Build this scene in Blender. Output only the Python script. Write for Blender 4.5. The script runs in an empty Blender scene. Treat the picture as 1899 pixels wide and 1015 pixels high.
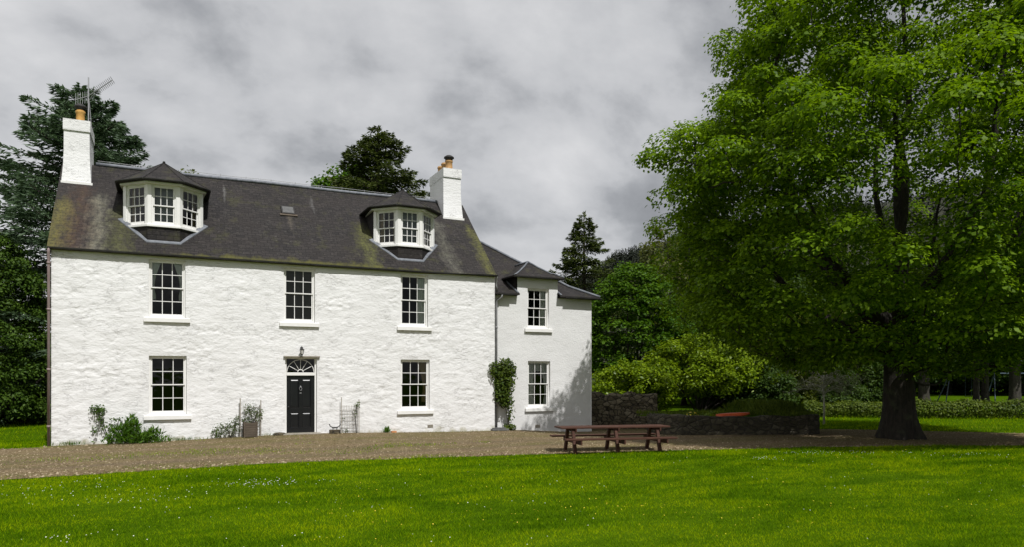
import bpy, math, random
import numpy as np
from mathutils import Vector, Matrix
R_ = math.radians
sc = bpy.context.scene
COL = sc.collection
rng = np.random.default_rng(7)
random.seed(7)

# ------------------------------------------------------------------ camera, sky, sun, exposure
CAM = (3.322, -27.108, 2.2); YAW = R_(25.346)
cd = bpy.data.cameras.new('camera'); cam = bpy.data.objects.new('camera', cd); COL.objects.link(cam)
cam.location = CAM; cam.rotation_euler = (R_(90), 0, -YAW)
cd.sensor_width = 36; cd.lens = 25.59; cd.shift_y = 0.1015; cd.clip_end = 3000; cd.clip_start = 0.1
sc.camera = cam
AX = (math.cos(YAW), -math.sin(YAW)); AW = (math.sin(YAW), math.cos(YAW))
def G(t, Z, z=0.0):
    "ground point at bearing t (tangent right of the view axis) and depth Z metres"
    X = t * Z
    return Vector((CAM[0] + X*AX[0] + Z*AW[0], CAM[1] + X*AX[1] + Z*AW[1], z))

SUN_EL = R_(54); SUN_AZ = math.atan2(0.15, -1.0)
sd = Vector((math.sin(SUN_AZ)*math.cos(SUN_EL), math.cos(SUN_AZ)*math.cos(SUN_EL), math.sin(SUN_EL)))
sl = bpy.data.lights.new('sun', 'SUN'); sl.energy = 4.2; sl.angle = R_(0.6); sl.color = (1.0, 0.985, 0.965)
so = bpy.data.objects.new('sun', sl); COL.objects.link(so); so.rotation_euler = sd.to_track_quat('Z', 'Y').to_euler()
so.location = (30, -60, 80)

W = bpy.data.worlds.new('World'); sc.world = W; W.use_nodes = True
nt = W.node_tree; nt.nodes.clear()
def N(t, **k):
    n = nt.nodes.new(t)
    for a, b in k.items(): setattr(n, a, b)
    return n
out = N('ShaderNodeOutputWorld'); bg = N('ShaderNodeBackground'); bg.inputs['Strength'].default_value = 0.1
sky = N('ShaderNodeTexSky', sky_type='NISHITA'); sky.sun_disc = False; sky.sun_elevation = SUN_EL; sky.sun_rotation = SUN_AZ
sky.air_density = 1.0; sky.dust_density = 2.0
tc = N('ShaderNodeTexCoord'); sp = N('ShaderNodeSeparateXYZ'); nt.links.new(tc.outputs['Generated'], sp.inputs[0])
def M2(op, a, b, c=None):
    n = N('ShaderNodeMath', operation=op)
    for i, v in enumerate((a, b, c)):
        if v is None: continue
        if isinstance(v, (int, float)): n.inputs[i].default_value = v
        else: nt.links.new(v, n.inputs[i])
    return n.outputs[0]
den = M2('ADD', M2('MAXIMUM', sp.outputs['Z'], 0.0), 0.62)
cb = N('ShaderNodeCombineXYZ')
nt.links.new(M2('DIVIDE', sp.outputs['X'], den), cb.inputs[0]); nt.links.new(M2('DIVIDE', sp.outputs['Y'], den), cb.inputs[1])
mp = N('ShaderNodeMapping'); mp.inputs['Location'].default_value = (8.8, 15.2, 0.4); mp.inputs['Rotation'].default_value = (0, 0, YAW)
mp.inputs['Scale'].default_value = (0.9, 1.1, 1)
nt.links.new(cb.outputs[0], mp.inputs['Vector'])
n1 = N('ShaderNodeTexNoise'); n1.inputs['Scale'].default_value = 3.9; n1.inputs['Detail'].default_value = 12; n1.inputs['Roughness'].default_value = 0.55; n1.inputs['Distortion'].default_value = 0.1
n2 = N('ShaderNodeTexNoise'); n2.inputs['Scale'].default_value = 0.7; n2.inputs['Detail'].default_value = 3
nt.links.new(mp.outputs[0], n1.inputs['Vector']); nt.links.new(mp.outputs[0], n2.inputs['Vector'])
side = M2('ADD', M2('MULTIPLY', sp.outputs['X'], AX[0]), M2('MULTIPLY', sp.outputs['Y'], AX[1]))
v = M2('ADD', M2('MULTIPLY', n1.outputs['Fac'], 1.10), M2('MULTIPLY', n2.outputs['Fac'], 0.20))
v = M2('SUBTRACT', v, M2('MULTIPLY', side, 0.24))
v = M2('ADD', M2('MULTIPLY', M2('SUBTRACT', v, 0.62), 1.2), 0.615)
v = M2('ADD', v, M2('MULTIPLY', sp.outputs['Z'], 0.10))
cr = N('ShaderNodeValToRGB'); el = cr.color_ramp.elements
el[0].position = 0.36; el[0].color = (0.255, 0.262, 0.278, 1)
el[1].position = 0.90; el[1].color = (0.80, 0.80, 0.81, 1)
e = el.new(0.55); e.color = (0.41, 0.420, 0.440, 1)
e = el.new(0.68); e.color = (0.615, 0.622, 0.640, 1)
nt.links.new(v, cr.inputs[0])
sc10 = N('ShaderNodeVectorMath', operation='SCALE'); sc10.inputs['Scale'].default_value = 9.2
nt.links.new(cr.outputs[0], sc10.inputs[0])
mx = N('ShaderNodeMixRGB'); mx.inputs[0].default_value = 0.94
nt.links.new(sky.outputs[0], mx.inputs[1]); nt.links.new(sc10.outputs[0], mx.inputs[2])
nt.links.new(mx.outputs[0], bg.inputs['Color']); nt.links.new(bg.outputs[0], out.inputs['Surface'])
vs = sc.view_settings; vs.view_transform = 'Standard'; vs.look = 'None'; vs.exposure = 0.0; vs.gamma = 1.0
sc.cycles.max_bounces = 7; sc.cycles.transparent_max_bounces = 8; sc.cycles.use_denoising = True
sc.cycles.diffuse_bounces = 3; sc.cycles.glossy_bounces = 3; sc.cycles.transmission_bounces = 4

# ------------------------------------------------------------------ noise in numpy
def _h(ix, iy, s):
    n = (ix.astype(np.int64)*374761393 + iy.astype(np.int64)*668265263 + s*974634777) & 0xffffffff
    n = ((n ^ (n >> 13)) * 1274126177) & 0xffffffff
    return ((n ^ (n >> 16)) & 0xffffff) / float(0xffffff)
def vnoise(x, y, s=0):
    x = np.asarray(x, float); y = np.asarray(y, float)
    ix = np.floor(x); iy = np.floor(y); fx = x-ix; fy = y-iy
    fx = fx*fx*(3-2*fx); fy = fy*fy*(3-2*fy)
    a = _h(ix, iy, s); b = _h(ix+1, iy, s); c = _h(ix, iy+1, s); d = _h(ix+1, iy+1, s)
    return (a*(1-fx)+b*fx)*(1-fy) + (c*(1-fx)+d*fx)*fy
def fbm(x, y, s=0, o=4):
    r = 0; a = 0.5
    for i in range(o):
        r = r + a*vnoise(np.asarray(x)*2**i, np.asarray(y)*2**i, s+i*7); a *= 0.5
    return r
def rubble(x, z, cw=0.5, ch=0.25, s=0):
    "distance between first and second stone centre, and a random number of the nearest stone"
    x = np.asarray(x, float)/cw; z = np.asarray(z, float)/ch
    x = x + 0.5*(np.floor(z) % 2)*0
    ix = np.floor(x); iz = np.floor(z)
    f1 = np.full(x.shape, 9.0); f2 = np.full(x.shape, 9.0); idn = np.zeros(x.shape)
    for dx in (-1, 0, 1):
        for dz in (-1, 0, 1):
            cx = ix+dx; cz = iz+dz
            px = cx+0.1+0.8*_h(cx, cz, s+1); pz = cz+0.2+0.6*_h(cx, cz, s+2)
            d = np.hypot(px-x, pz-z); r = _h(cx, cz, s+3)
            nearer = d < f1
            f2 = np.where(nearer, f1, np.minimum(f2, d)); f1 = np.where(nearer, d, f1); idn = np.where(nearer, r, idn)
    return f2-f1, idn
def sstep(a, b, x):
    t = np.clip((np.asarray(x, float)-a)/(b-a), 0, 1); return t*t*(3-2*t)

# ------------------------------------------------------------------ mesh helpers
class MB:
    def __init__(s): s.v = []; s.f = []
    def add(s, vs, fs, M=None):
        o = len(s.v)
        s.v += [tuple(M @ Vector(p)) if M is not None else tuple(p) for p in vs]
        s.f += [tuple(i+o for i in f) for f in fs]
        return s
    def box(s, x0, x1, y0, y1, z0, z1, M=None):
        v = [(x, y, z) for x in (x0, x1) for y in (y0, y1) for z in (z0, z1)]
        return s.add(v, [(0, 1, 3, 2), (4, 6, 7, 5), (0, 4, 5, 1), (2, 3, 7, 6), (0, 2, 6, 4), (1, 5, 7, 3)], M)
    def tube(s, pts, rad, n=8, M=None, cap=True):
        pts = [Vector(p) for p in pts]
        if not hasattr(rad, '__len__'): rad = [rad]*len(pts)
        vs = []; fs = []; pu = None
        for i, p in enumerate(pts):
            t = (pts[min(i+1, len(pts)-1)] - pts[max(i-1, 0)])
            t = t.normalized() if t.length > 1e-9 else Vector((0, 0, 1))
            if pu is None: pu = t.orthogonal().normalized()
            u = (pu - t*pu.dot(t)); u = u.normalized() if u.length > 1e-6 else t.orthogonal().normalized()
            w = t.cross(u); pu = u
            for k in range(n):
                a = 2*math.pi*k/n; vs.append(p + (u*math.cos(a)+w*math.sin(a))*rad[i])
        for i in range(len(pts)-1):
            for k in range(n):
                a = i*n+k; b = i*n+(k+1) % n; fs.append((a, b, b+n, a+n))
        if cap:
            fs.append(tuple(range(n-1, -1, -1))); fs.append(tuple(range((len(pts)-1)*n, len(pts)*n)))
        return s.add(vs, fs, M)
    def lathe(s, prof, n=16, M=None):
        vs = []; fs = []
        for r, z in prof:
            for k in range(n):
                a = 2*math.pi*k/n; vs.append((r*math.cos(a), r*math.sin(a), z))
        for i in range(len(prof)-1):
            for k in range(n):
                a = i*n+k; b = i*n+(k+1) % n; fs.append((a, b, b+n, a+n))
        fs.append(tuple(range(n-1, -1, -1))); fs.append(tuple(range((len(prof)-1)*n, len(prof)*n)))
        return s.add(vs, fs, M)
    def build(s, name, m, parent=None, smooth=False, uv=False, bevel=0):
        me = bpy.data.meshes.new(name); me.from_pydata(s.v, [], s.f); me.update()
        o = bpy.data.objects.new(name, me); COL.objects.link(o); me.materials.append(m)
        if smooth: me.polygons.foreach_set('use_smooth', [True]*len(me.polygons))
        if uv: planar_uv(me)
        if bevel:
            b = o.modifiers.new('bevel', 'BEVEL'); b.width = bevel; b.segments = 2; b.limit_method = 'ANGLE'
        if parent: o.parent = parent
        return o
def planar_uv(me):
    "uv in metres: u level along the face, v up its slope"
    uv = me.uv_layers.new(name='slope')
    for p in me.polygons:
        n = p.normal; t = Vector((0, 0, 1)).cross(n)
        t = t.normalized() if t.length > 1e-3 else Vector((1, 0, 0))
        b = n.cross(t)
        for li in p.loop_indices:
            co = me.vertices[me.loops[li].vertex_index].co
            uv.data[li].uv = (co.dot(t), co.dot(b))
def np_mesh(name, V, F, m, parent=None, smooth=False):
    "V (n,3), F (k,c): a mesh of equal-sided faces"
    me = bpy.data.meshes.new(name); k, c = F.shape
    me.vertices.add(len(V)); me.vertices.foreach_set('co', np.ascontiguousarray(V, np.float32).ravel())
    me.loops.add(k*c); me.loops.foreach_set('vertex_index', np.ascontiguousarray(F, np.int32).ravel())
    me.polygons.add(k); me.polygons.foreach_set('loop_start', np.arange(0, k*c, c, dtype=np.int32))
    if smooth: me.polygons.foreach_set('use_smooth', np.ones(k, bool))
    me.update(calc_edges=True); me.validate()
    me.materials.append(m)
    o = bpy.data.objects.new(name, me); COL.objects.link(o)
    if parent: o.parent = parent
    return o
def tag(o, label=None, cat=None, group=None, kind=None):
    if label: o['label'] = label
    if cat: o['category'] = cat
    if group: o['group'] = group
    if kind: o['kind'] = kind
    return o
def empty(name, loc=(0, 0, 0), rz=0, label=None, cat=None, group=None):
    o = bpy.data.objects.new(name, None); COL.objects.link(o); o.location = loc; o.rotation_euler = (0, 0, rz); o.empty_display_size = 0.3
    return tag(o, label, cat, group)
def copy_thing(root, loc, rz=0, s=(1, 1, 1), label=None):
    r = root.copy(); COL.objects.link(r); r.location = loc; r.rotation_euler = (0, 0, rz); r.scale = s
    if label: r['label'] = label
    for ch in list(root.children):
        c = ch.copy(); COL.objects.link(c); c.parent = r
    return r

# ------------------------------------------------------------------ materials
class NM:
    def __init__(s, name):
        s.m = bpy.data.materials.new(name); s.m.use_nodes = True; s.t = s.m.node_tree
        s.b = s.t.nodes['Principled BSDF']; s.o = s.t.nodes['Material Output']
    def n(s, t, **k):
        x = s.t.nodes.new(t)
        for a, b in k.items(): setattr(x, a, b)
        return x
    def l(s, a, b): s.t.links.new(a, b)
    def coord(s, kind='Object', scale=(1, 1, 1), rot=(0, 0, 0)):
        c = s.n('ShaderNodeTexCoord'); m = s.n('ShaderNodeMapping'); m.inputs['Scale'].default_value = scale; m.inputs['Rotation'].default_value = rot
        s.l(c.outputs[kind], m.inputs[0]); return m.outputs[0]
    def noise(s, vec, scale, detail=4, rough=0.55, dist=0):
        x = s.n('ShaderNodeTexNoise'); x.inputs['Scale'].default_value = scale; x.inputs['Detail'].default_value = detail
        x.inputs['Roughness'].default_value = rough; x.inputs['Distortion'].default_value = dist
        if vec is not None: s.l(vec, x.inputs['Vector'])
        return x.outputs['Fac']
    def ramp(s, fac, *stops):
        r = s.n('ShaderNodeValToRGB'); e = r.color_ramp.elements
        while len(e) < len(stops): e.new(0.5)
        for i, (p, c) in enumerate(stops):
            e[i].position = p; e[i].color = (*c, 1) if len(c) == 3 else c
        s.l(fac, r.inputs[0]); return r.outputs[0]
    def mix(s, fac, a, b, mode='MIX'):
        x = s.n('ShaderNodeMixRGB', blend_type=mode)
        for i, v in ((0, fac), (1, a), (2, b)):
            if isinstance(v, (int, float)): x.inputs[i].default_value = v
            elif isinstance(v, tuple): x.inputs[i].default_value = (*v, 1)
            else: s.l(v, x.inputs[i])
        return x.outputs[0]
    def math(s, op, a, b=None):
        x = s.n('ShaderNodeMath', operation=op)
        for i, v in ((0, a), (1, b)):
            if v is None: continue
            if isinstance(v, (int, float)): x.inputs[i].default_value = v
            else: s.l(v, x.inputs[i])
        return x.outputs[0]
    def bump(s, h, strength, dist=0.02):
        b = s.n('ShaderNodeBump'); b.inputs['Strength'].default_value = strength; b.inputs['Distance'].default_value = dist
        s.l(h, b.inputs['Height']); s.l(b.outputs[0], s.b.inputs['Normal']); return b.outputs[0]
    def base(s, c):
        if isinstance(c, tuple): s.b.inputs['Base Color'].default_value = (*c, 1)
        else: s.l(c, s.b.inputs['Base Color'])
    def rough(s, r): s.b.inputs['Roughness'].default_value = r
def plain(name, c1, c2=None, scale=8, rough=0.6, bump=0.0, stretch=(1, 1, 1), metal=0, bscale=None):
    m = NM(name); v = m.coord('Object', stretch)
    f = m.noise(v, scale)
    m.base(m.ramp(f, (0.3, c1), (0.7, c2 or c1))); m.rough(rough); m.b.inputs['Metallic'].default_value = metal
    if bump: m.bump(m.noise(v, bscale or scale*3), bump)
    return m.m
def leaf_mat(name, dark, light, trans=0.35, rough=0.45, vscale=0.5, tcol=None, spec=0.14):
    m = NM(name)
    g = m.n('ShaderNodeNewGeometry'); pos = m.coord('Object')
    f = m.math('ADD', m.math('MULTIPLY', g.outputs['Random Per Island'], 0.6), m.math('MULTIPLY', m.noise(pos, vscale, 2), 0.6))
    c = m.ramp(f, (0.25, dark), (0.85, light)); m.base(c); m.rough(rough)
    m.b.inputs['Specular IOR Level'].default_value = spec
    t = m.n('ShaderNodeBsdfTranslucent')
    tc = m.mix(1.0, c, tcol or (1.5, 1.5, 0.55), 'MULTIPLY'); m.l(tc, t.inputs[0])
    x = m.n('ShaderNodeMixShader'); x.inputs[0].default_value = trans
    m.l(m.b.outputs[0], x.inputs[1]); m.l(t.outputs[0], x.inputs[2]); m.l(x.outputs[0], m.o.inputs['Surface'])
    return m.m

def m_whitewash():
    m = NM('whitewash'); v = m.coord('Object')
    vs = m.coord('Object', (1.0, 1.0, 2.0))
    a = m.noise(vs, 7, 6, 0.6, 0.4); b = m.noise(vs, 28, 5, 0.65); big = m.noise(v, 0.5, 4)
    c = m.ramp(big, (0.3, (0.73, 0.725, 0.715)), (0.7, (0.80, 0.795, 0.79)))
    # worn spots where limewash has flaked to the stone
    sp = m.noise(m.coord('Object', (1.0, 1.0, 3.0)), 5.5, 7, 0.7, 0.8)
    c = m.mix(m.ramp(sp, (0.72, (0, 0, 0)), (0.77, (1, 1, 1))), c, (0.48, 0.45, 0.40))
    cv = m.coord('Object', (1.0, 1.0, 2.8)); rdg = m.math('ABSOLUTE', m.math('SUBTRACT', m.noise(cv, 2.6, 8, 0.62, 0.5), 0.5))
    crk = m.math('MULTIPLY', m.ramp(rdg, (0.004, (1, 1, 1)), (0.016, (0, 0, 0))), m.ramp(m.noise(v, 1.4, 4), (0.50, (0, 0, 0)), (0.60, (1, 1, 1))))
    c = m.mix(m.math('MULTIPLY', crk, 0.22), c, (0.26, 0.245, 0.22))
    # splash dirt along the foot of the wall
    z = m.n('ShaderNodeSeparateXYZ'); m.l(v, z.inputs[0])
    foot = m.math('SUBTRACT', m.math('MULTIPLY', m.noise(v, 3.5, 5), 1.1), m.math('MULTIPLY', z.outputs['Z'], 1.3))
    c = m.mix(m.ramp(foot, (0.30, (0, 0, 0)), (0.62, (1, 1, 1))), c, (0.42, 0.40, 0.30))
    m.base(c); m.rough(0.9); m.b.inputs['Specular IOR Level'].default_value = 0.2
    m.bump(m.math('SUBTRACT', m.math('ADD', m.math('MULTIPLY', a, 1.0), m.math('MULTIPLY', b, 0.25)), m.math('MULTIPLY', crk, 0.5)), 0.5, 0.045)
    return m.m
def m_harl():
    m = NM('roughcast'); v = m.coord('Object', (1, 1, 1.5))
    a = m.noise(v, 16, 5, 0.65); big = m.noise(v, 0.6, 4)
    c = m.ramp(big, (0.3, (0.68, 0.675, 0.665)), (0.7, (0.755, 0.75, 0.74))); m.base(c); m.rough(0.9)
    m.b.inputs['Specular IOR Level'].default_value = 0.2
    m.bump(a, 0.6, 0.03); return m.m
def m_slate(moss=True):
    m = NM('slate_mossy' if moss else 'slate'); uv = m.n('ShaderNodeTexCoord').outputs['UV']
    br = m.n('ShaderNodeTexBrick'); m.l(uv, br.inputs['Vector'])
    br.inputs['Scale'].default_value = 1; br.inputs['Brick Width'].default_value = 0.26; br.inputs['Row Height'].default_value = 0.15
    br.inputs['Mortar Size'].default_value = 0.010; br.inputs['Mortar Smooth'].default_value = 0.3; br.inputs['Bias'].default_value = 0
    br.inputs['Color1'].default_value = (0.010, 0.0085, 0.0085, 1); br.inputs['Color2'].default_value = (0.029, 0.0245, 0.023, 1); br.inputs['Mortar'].default_value = (0.005, 0.0045, 0.005, 1)
    v = m.coord('Object')
    c = m.mix(m.ramp(m.noise(v, 1.1, 5), (0.35, (0, 0, 0)), (0.75, (0.75, 0.75, 0.75))), br.outputs['Color'], (0.023, 0.018, 0.0155))
    # scattered grey lichen
    c = m.mix(m.ramp(m.noise(v, 9, 5, 0.7), (0.57, (0, 0, 0)), (0.72, (0.6, 0.6, 0.6))), c, (0.085, 0.08, 0.07))
    c = m.mix(m.ramp(m.noise(m.coord('Object', (1, 1, 1)), 1.7, 7, 0.68), (0.54, (0, 0, 0)), (0.72, (0.55, 0.55, 0.55))), c, (0.055, 0.055, 0.016))
    if moss:
        s = m.n('ShaderNodeSeparateXYZ'); m.l(v, s.inputs[0]); X, Y, Zc = s.outputs
        nz = m.noise(v, 2.2, 6, 0.65)
        # moss cushions along the eaves
        e = m.math('SUBTRACT', m.math('ADD', m.math('MULTIPLY', nz, 1.5), 0.12), m.math('MULTIPLY', m.math('ADD', Y, 0.1), 1.9))
        e = m.math('SUBTRACT', e, m.math('MULTIPLY', m.math('MAXIMUM', m.math('SUBTRACT', m.math('ABSOLUTE', m.math('SUBTRACT', X, 7.8)), 2.2), 0.0), 0.10))
        c = m.mix(m.ramp(e, (0.52, (0, 0, 0)), (0.85, (0.8, 0.8, 0.8))), c, (0.085, 0.082, 0.012))
        mott = m.ramp(m.math('ADD', m.math('MULTIPLY', m.noise(v, 9, 5, 0.7), 0.7), m.math('MULTIPLY', m.noise(m.coord('Object', (1, 0.4, 0.4)), 22, 3), 0.4)), (0.40, (0.25, 0.25, 0.25)), (0.60, (1, 1, 1)))
        wob = m.math('MULTIPLY', m.math('SUBTRACT', m.noise(v, 1.3, 5, 0.6), 0.5), 0.8)
        def patch(c, x0, w, y1, col, amt, y0=-9.0):
            d = m.math('ABSOLUTE', m.math('SUBTRACT', m.math('ADD', X, m.math('MULTIPLY', wob, min(1.0, w*2.2))), x0))
            p = m.math('SUBTRACT', m.math('SUBTRACT', m.math('MULTIPLY', m.noise(m.coord('Object', (2.0, 0.9, 0.9)), 2.6, 8, 0.7), 2.1), 0.28), m.math('DIVIDE', d, w))
            p = m.math('SUBTRACT', p, m.math('MULTIPLY', m.math('MAXIMUM', m.math('SUBTRACT', Y, y1), 0.0), 1.5))
            p = m.math('SUBTRACT', p, m.math('MULTIPLY', m.math('MAXIMUM', m.math('SUBTRACT', y0, Y), 0.0), 1.2))
            return m.mix(m.math('MULTIPLY', m.ramp(p, (0.05, (0, 0, 0)), (1.0, (amt, amt, amt))), mott), c, col)
        c = patch(c, 0.1, 0.75, 1.7, (0.16, 0.145, 0.03), 0.85)
        c = patch(c, 1.2, 0.65, 2.0, (0.22, 0.21, 0.155), 0.7)
        c = patch(c, 0.6, 0.9, 2.5, (0.085, 0.042, 0.022), 0.5)
        c = patch(c, 1.95, 0.8, 1.5, (0.10, 0.105, 0.03), 0.7)
        c = patch(c, 10.4, 0.7, 1.7, (0.12, 0.125, 0.03), 0.8)
        c = patch(c, 13.7, 0.55, 2.4, (0.16, 0.155, 0.12), 0.6)
        c = patch(c, 15.25, 0.5, 2.2, (0.14, 0.14, 0.03), 0.8)
        c = patch(c, 7.6, 0.22, 2.05, (0.12, 0.10, 0.075), 0.6, 1.7)
        c = patch(c, 5.3, 0.12, 3.1, (0.19, 0.185, 0.18), 0.6, 2.9)
        c = patch(c, 8.6, 0.14, 2.9, (0.17, 0.165, 0.16), 0.5, 2.7)
    m.base(c); m.rough(0.7); m.b.inputs['Specular IOR Level'].default_value = 0.3
    m.bump(m.math('ADD', m.math('MULTIPLY', br.outputs['Fac'], -1.0), m.math('MULTIPLY', m.noise(v, 25, 4), 0.8)), 0.8, 0.015)
    return m.m
def m_stone(k=1.0):
    m = NM('rubble_stone' if k > 1 else 'shade_toned_rubble_stone'); v = m.coord('Object', (1, 1, 1.7))  # the darker copy carries the raised bed's shade in its colour
    vo = m.n('ShaderNodeTexVoronoi'); vo.inputs['Scale'].default_value = 3.6; m.l(v, vo.inputs['Vector'])
    vd = m.n('ShaderNodeTexVoronoi', feature='DISTANCE_TO_EDGE'); vd.inputs['Scale'].default_value = 3.6; m.l(v, vd.inputs['Vector'])
    s = m.n('ShaderNodeSeparateXYZ'); m.l(vo.outputs['Color'], s.inputs[0])
    c = m.ramp(s.outputs[0], (0.0, (0.055*k, 0.042*k, 0.027*k)), (0.5, (0.11*k, 0.088*k, 0.058*k)), (1.0, (0.20*k, 0.17*k, 0.12*k)))
    c = m.mix(m.ramp(m.noise(v, 14, 5), (0.35, (0, 0, 0)), (0.7, (0.7, 0.7, 0.7))), c, (0.055, 0.055, 0.025))
    c = m.mix(m.ramp(vd.outputs['Distance'], (0.02, (1, 1, 1)), (0.07, (0, 0, 0))), c, (0.03, 0.025, 0.018))
    m.base(c); m.rough(0.95)
    m.bump(m.math('ADD', m.math('MINIMUM', vd.outputs['Distance'], 0.15), m.math('MULTIPLY', m.noise(v, 20, 5), 0.08)), 1.0, 0.25)
    return m.m
def m_glass():
    m = NM('window_glass'); g = m.n('ShaderNodeBsdfGlossy'); g.inputs['Roughness'].default_value = 0.02
    t = m.n('ShaderNodeBsdfTransparent'); t.inputs[0].default_value = (0.86, 0.88, 0.87, 1)
    f = m.n('ShaderNodeFresnel'); f.inputs['IOR'].default_value = 1.5
    b = m.n('ShaderNodeBump'); b.inputs['Strength'].default_value = 0.25; b.inputs['Distance'].default_value = 0.02
    m.l(m.noise(m.coord('Object'), 2.2, 2), b.inputs['Height']); m.l(b.outputs[0], g.inputs['Normal'])
    x = m.n('ShaderNodeMixShader'); m.l(f.outputs[0], x.inputs[0]); m.l(t.outputs[0], x.inputs[1]); m.l(g.outputs[0], x.inputs[2])
    m.l(x.outputs[0], m.o.inputs['Surface']); return m.m
def m_lawn():
    m = NM('turf'); v = m.coord('Object')
    f = m.math('ADD', m.math('MULTIPLY', m.noise(v, 0.35, 4), 0.6), m.math('MULTIPLY', m.noise(v, 6, 5), 0.4))
    m.base(m.ramp(f, (0.3, (0.030, 0.070, 0.002)), (0.7, (0.075, 0.135, 0.004)))); m.b.inputs['Specular IOR Level'].default_value = 0.0; m.rough(0.9); m.bump(m.noise(v, 30, 4), 0.8, 0.05); return m.m
def m_blade():
    m = NM('grass_blade'); g = m.n('ShaderNodeNewGeometry'); v = m.coord('Object')
    vs = m.coord('Object', (0.45, 1.0, 1.0), (0, 0, YAW))
    f = m.math('ADD', m.math('MULTIPLY', g.outputs['Random Per Island'], 0.25), m.math('MULTIPLY', m.noise(vs, 0.8, 8, 0.72, 0.6), 1.0))
    c = m.ramp(f, (0.46, (0.030, 0.084, 0.001)), (0.62, (0.122, 0.238, 0.002)), (0.77, (0.30, 0.39, 0.003))); m.base(c); m.rough(0.8)
    m.b.inputs['Specular IOR Level'].default_value = 0.0
    t = m.n('ShaderNodeBsdfTranslucent'); m.l(m.mix(1.0, c, (1.5, 1.4, 0.3), 'MULTIPLY'), t.inputs[0])
    x = m.n('ShaderNodeMixShader'); x.inputs[0].default_value = 0.35
    m.l(m.b.outputs[0], x.inputs[1]); m.l(t.outputs[0], x.inputs[2]); m.l(x.outputs[0], m.o.inputs['Surface'])
    return m.m
def m_gravel():
    m = NM('gravel'); v = m.coord('Object')
    vo = m.n('ShaderNodeTexVoronoi'); vo.inputs['Scale'].default_value = 26; m.l(v, vo.inputs['Vector'])
    s = m.n('ShaderNodeSeparateXYZ'); m.l(vo.outputs['Color'], s.inputs[0])
    c = m.ramp(s.outputs[1], (0.0, (0.095, 0.066, 0.034)), (0.6, (0.185, 0.135, 0.075)), (1.0, (0.32, 0.25, 0.16)))
    vs = m.coord('Object', (0.25, 1.2, 1))
    c = m.mix(m.ramp(m.noise(vs, 0.9, 5), (0.40, (0, 0, 0)), (0.66, (0.75, 0.75, 0.75))), c, (0.115, 0.105, 0.032))
    c = m.mix(m.ramp(m.noise(v, 1.3, 4), (0.45, (0, 0, 0)), (0.75, (0.5, 0.5, 0.5))), c, (0.12, 0.095, 0.065))
    s3 = m.n('ShaderNodeSeparateXYZ'); m.l(v, s3.inputs[0]); yw = m.math('ADD', s3.outputs['Y'], m.math('MULTIPLY', m.noise(m.coord('Object', (0.15, 0.15, 1)), 1.0, 3), 1.6))
    for y0 in (-5.6, -4.0):
        dd = m.math('ADD', m.math('ABSOLUTE', m.math('SUBTRACT', yw, y0)), m.math('MULTIPLY', m.noise(v, 3, 4), 0.4))
        c = m.mix(m.ramp(dd, (0.25, (0.55, 0.55, 0.55)), (0.65, (0, 0, 0))), c, (0.125, 0.095, 0.060))
    m.base(c); m.rough(0.95); m.b.inputs['Specular IOR Level'].default_value = 0.1; m.bump(vo.outputs['Distance'], 0.9, 0.03); return m.m
def m_pebble():
    m = NM('pebble'); g = m.n('ShaderNodeNewGeometry')
    m.b.inputs['Specular IOR Level'].default_value = 0.1; m.base(m.ramp(g.outputs['Random Per Island'], (0.0, (0.08, 0.057, 0.03)), (0.6, (0.19, 0.14, 0.082)), (1.0, (0.38, 0.31, 0.21)))); m.rough(0.9); return m.m
def m_wood(name, a, b):
    m = NM(name); v = m.coord('Object', (1.2, 14, 14)); f = m.noise(v, 3, 5, 0.6, 0.6)
    m.base(m.ramp(f, (0.3, a), (0.7, b))); m.rough(0.7); m.b.inputs['Specular IOR Level'].default_value = 0.2; m.bump(f, 0.3, 0.01); return m.m
def m_bark(name, a, b):
    m = NM(name); v = m.coord('Object', (3, 3, 0.7)); f = m.noise(v, 4, 7, 0.65, 0.5)
    c = m.ramp(f, (0.35, a), (0.7, b))
    c = m.mix(m.ramp(m.noise(m.coord('Object'), 2.5, 5), (0.55, (0, 0, 0)), (0.75, (0.6, 0.6, 0.6))), c, (0.075, 0.085, 0.04))
    m.base(c); m.rough(0.95); m.bump(f, 1.0, 0.08); return m.m

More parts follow.
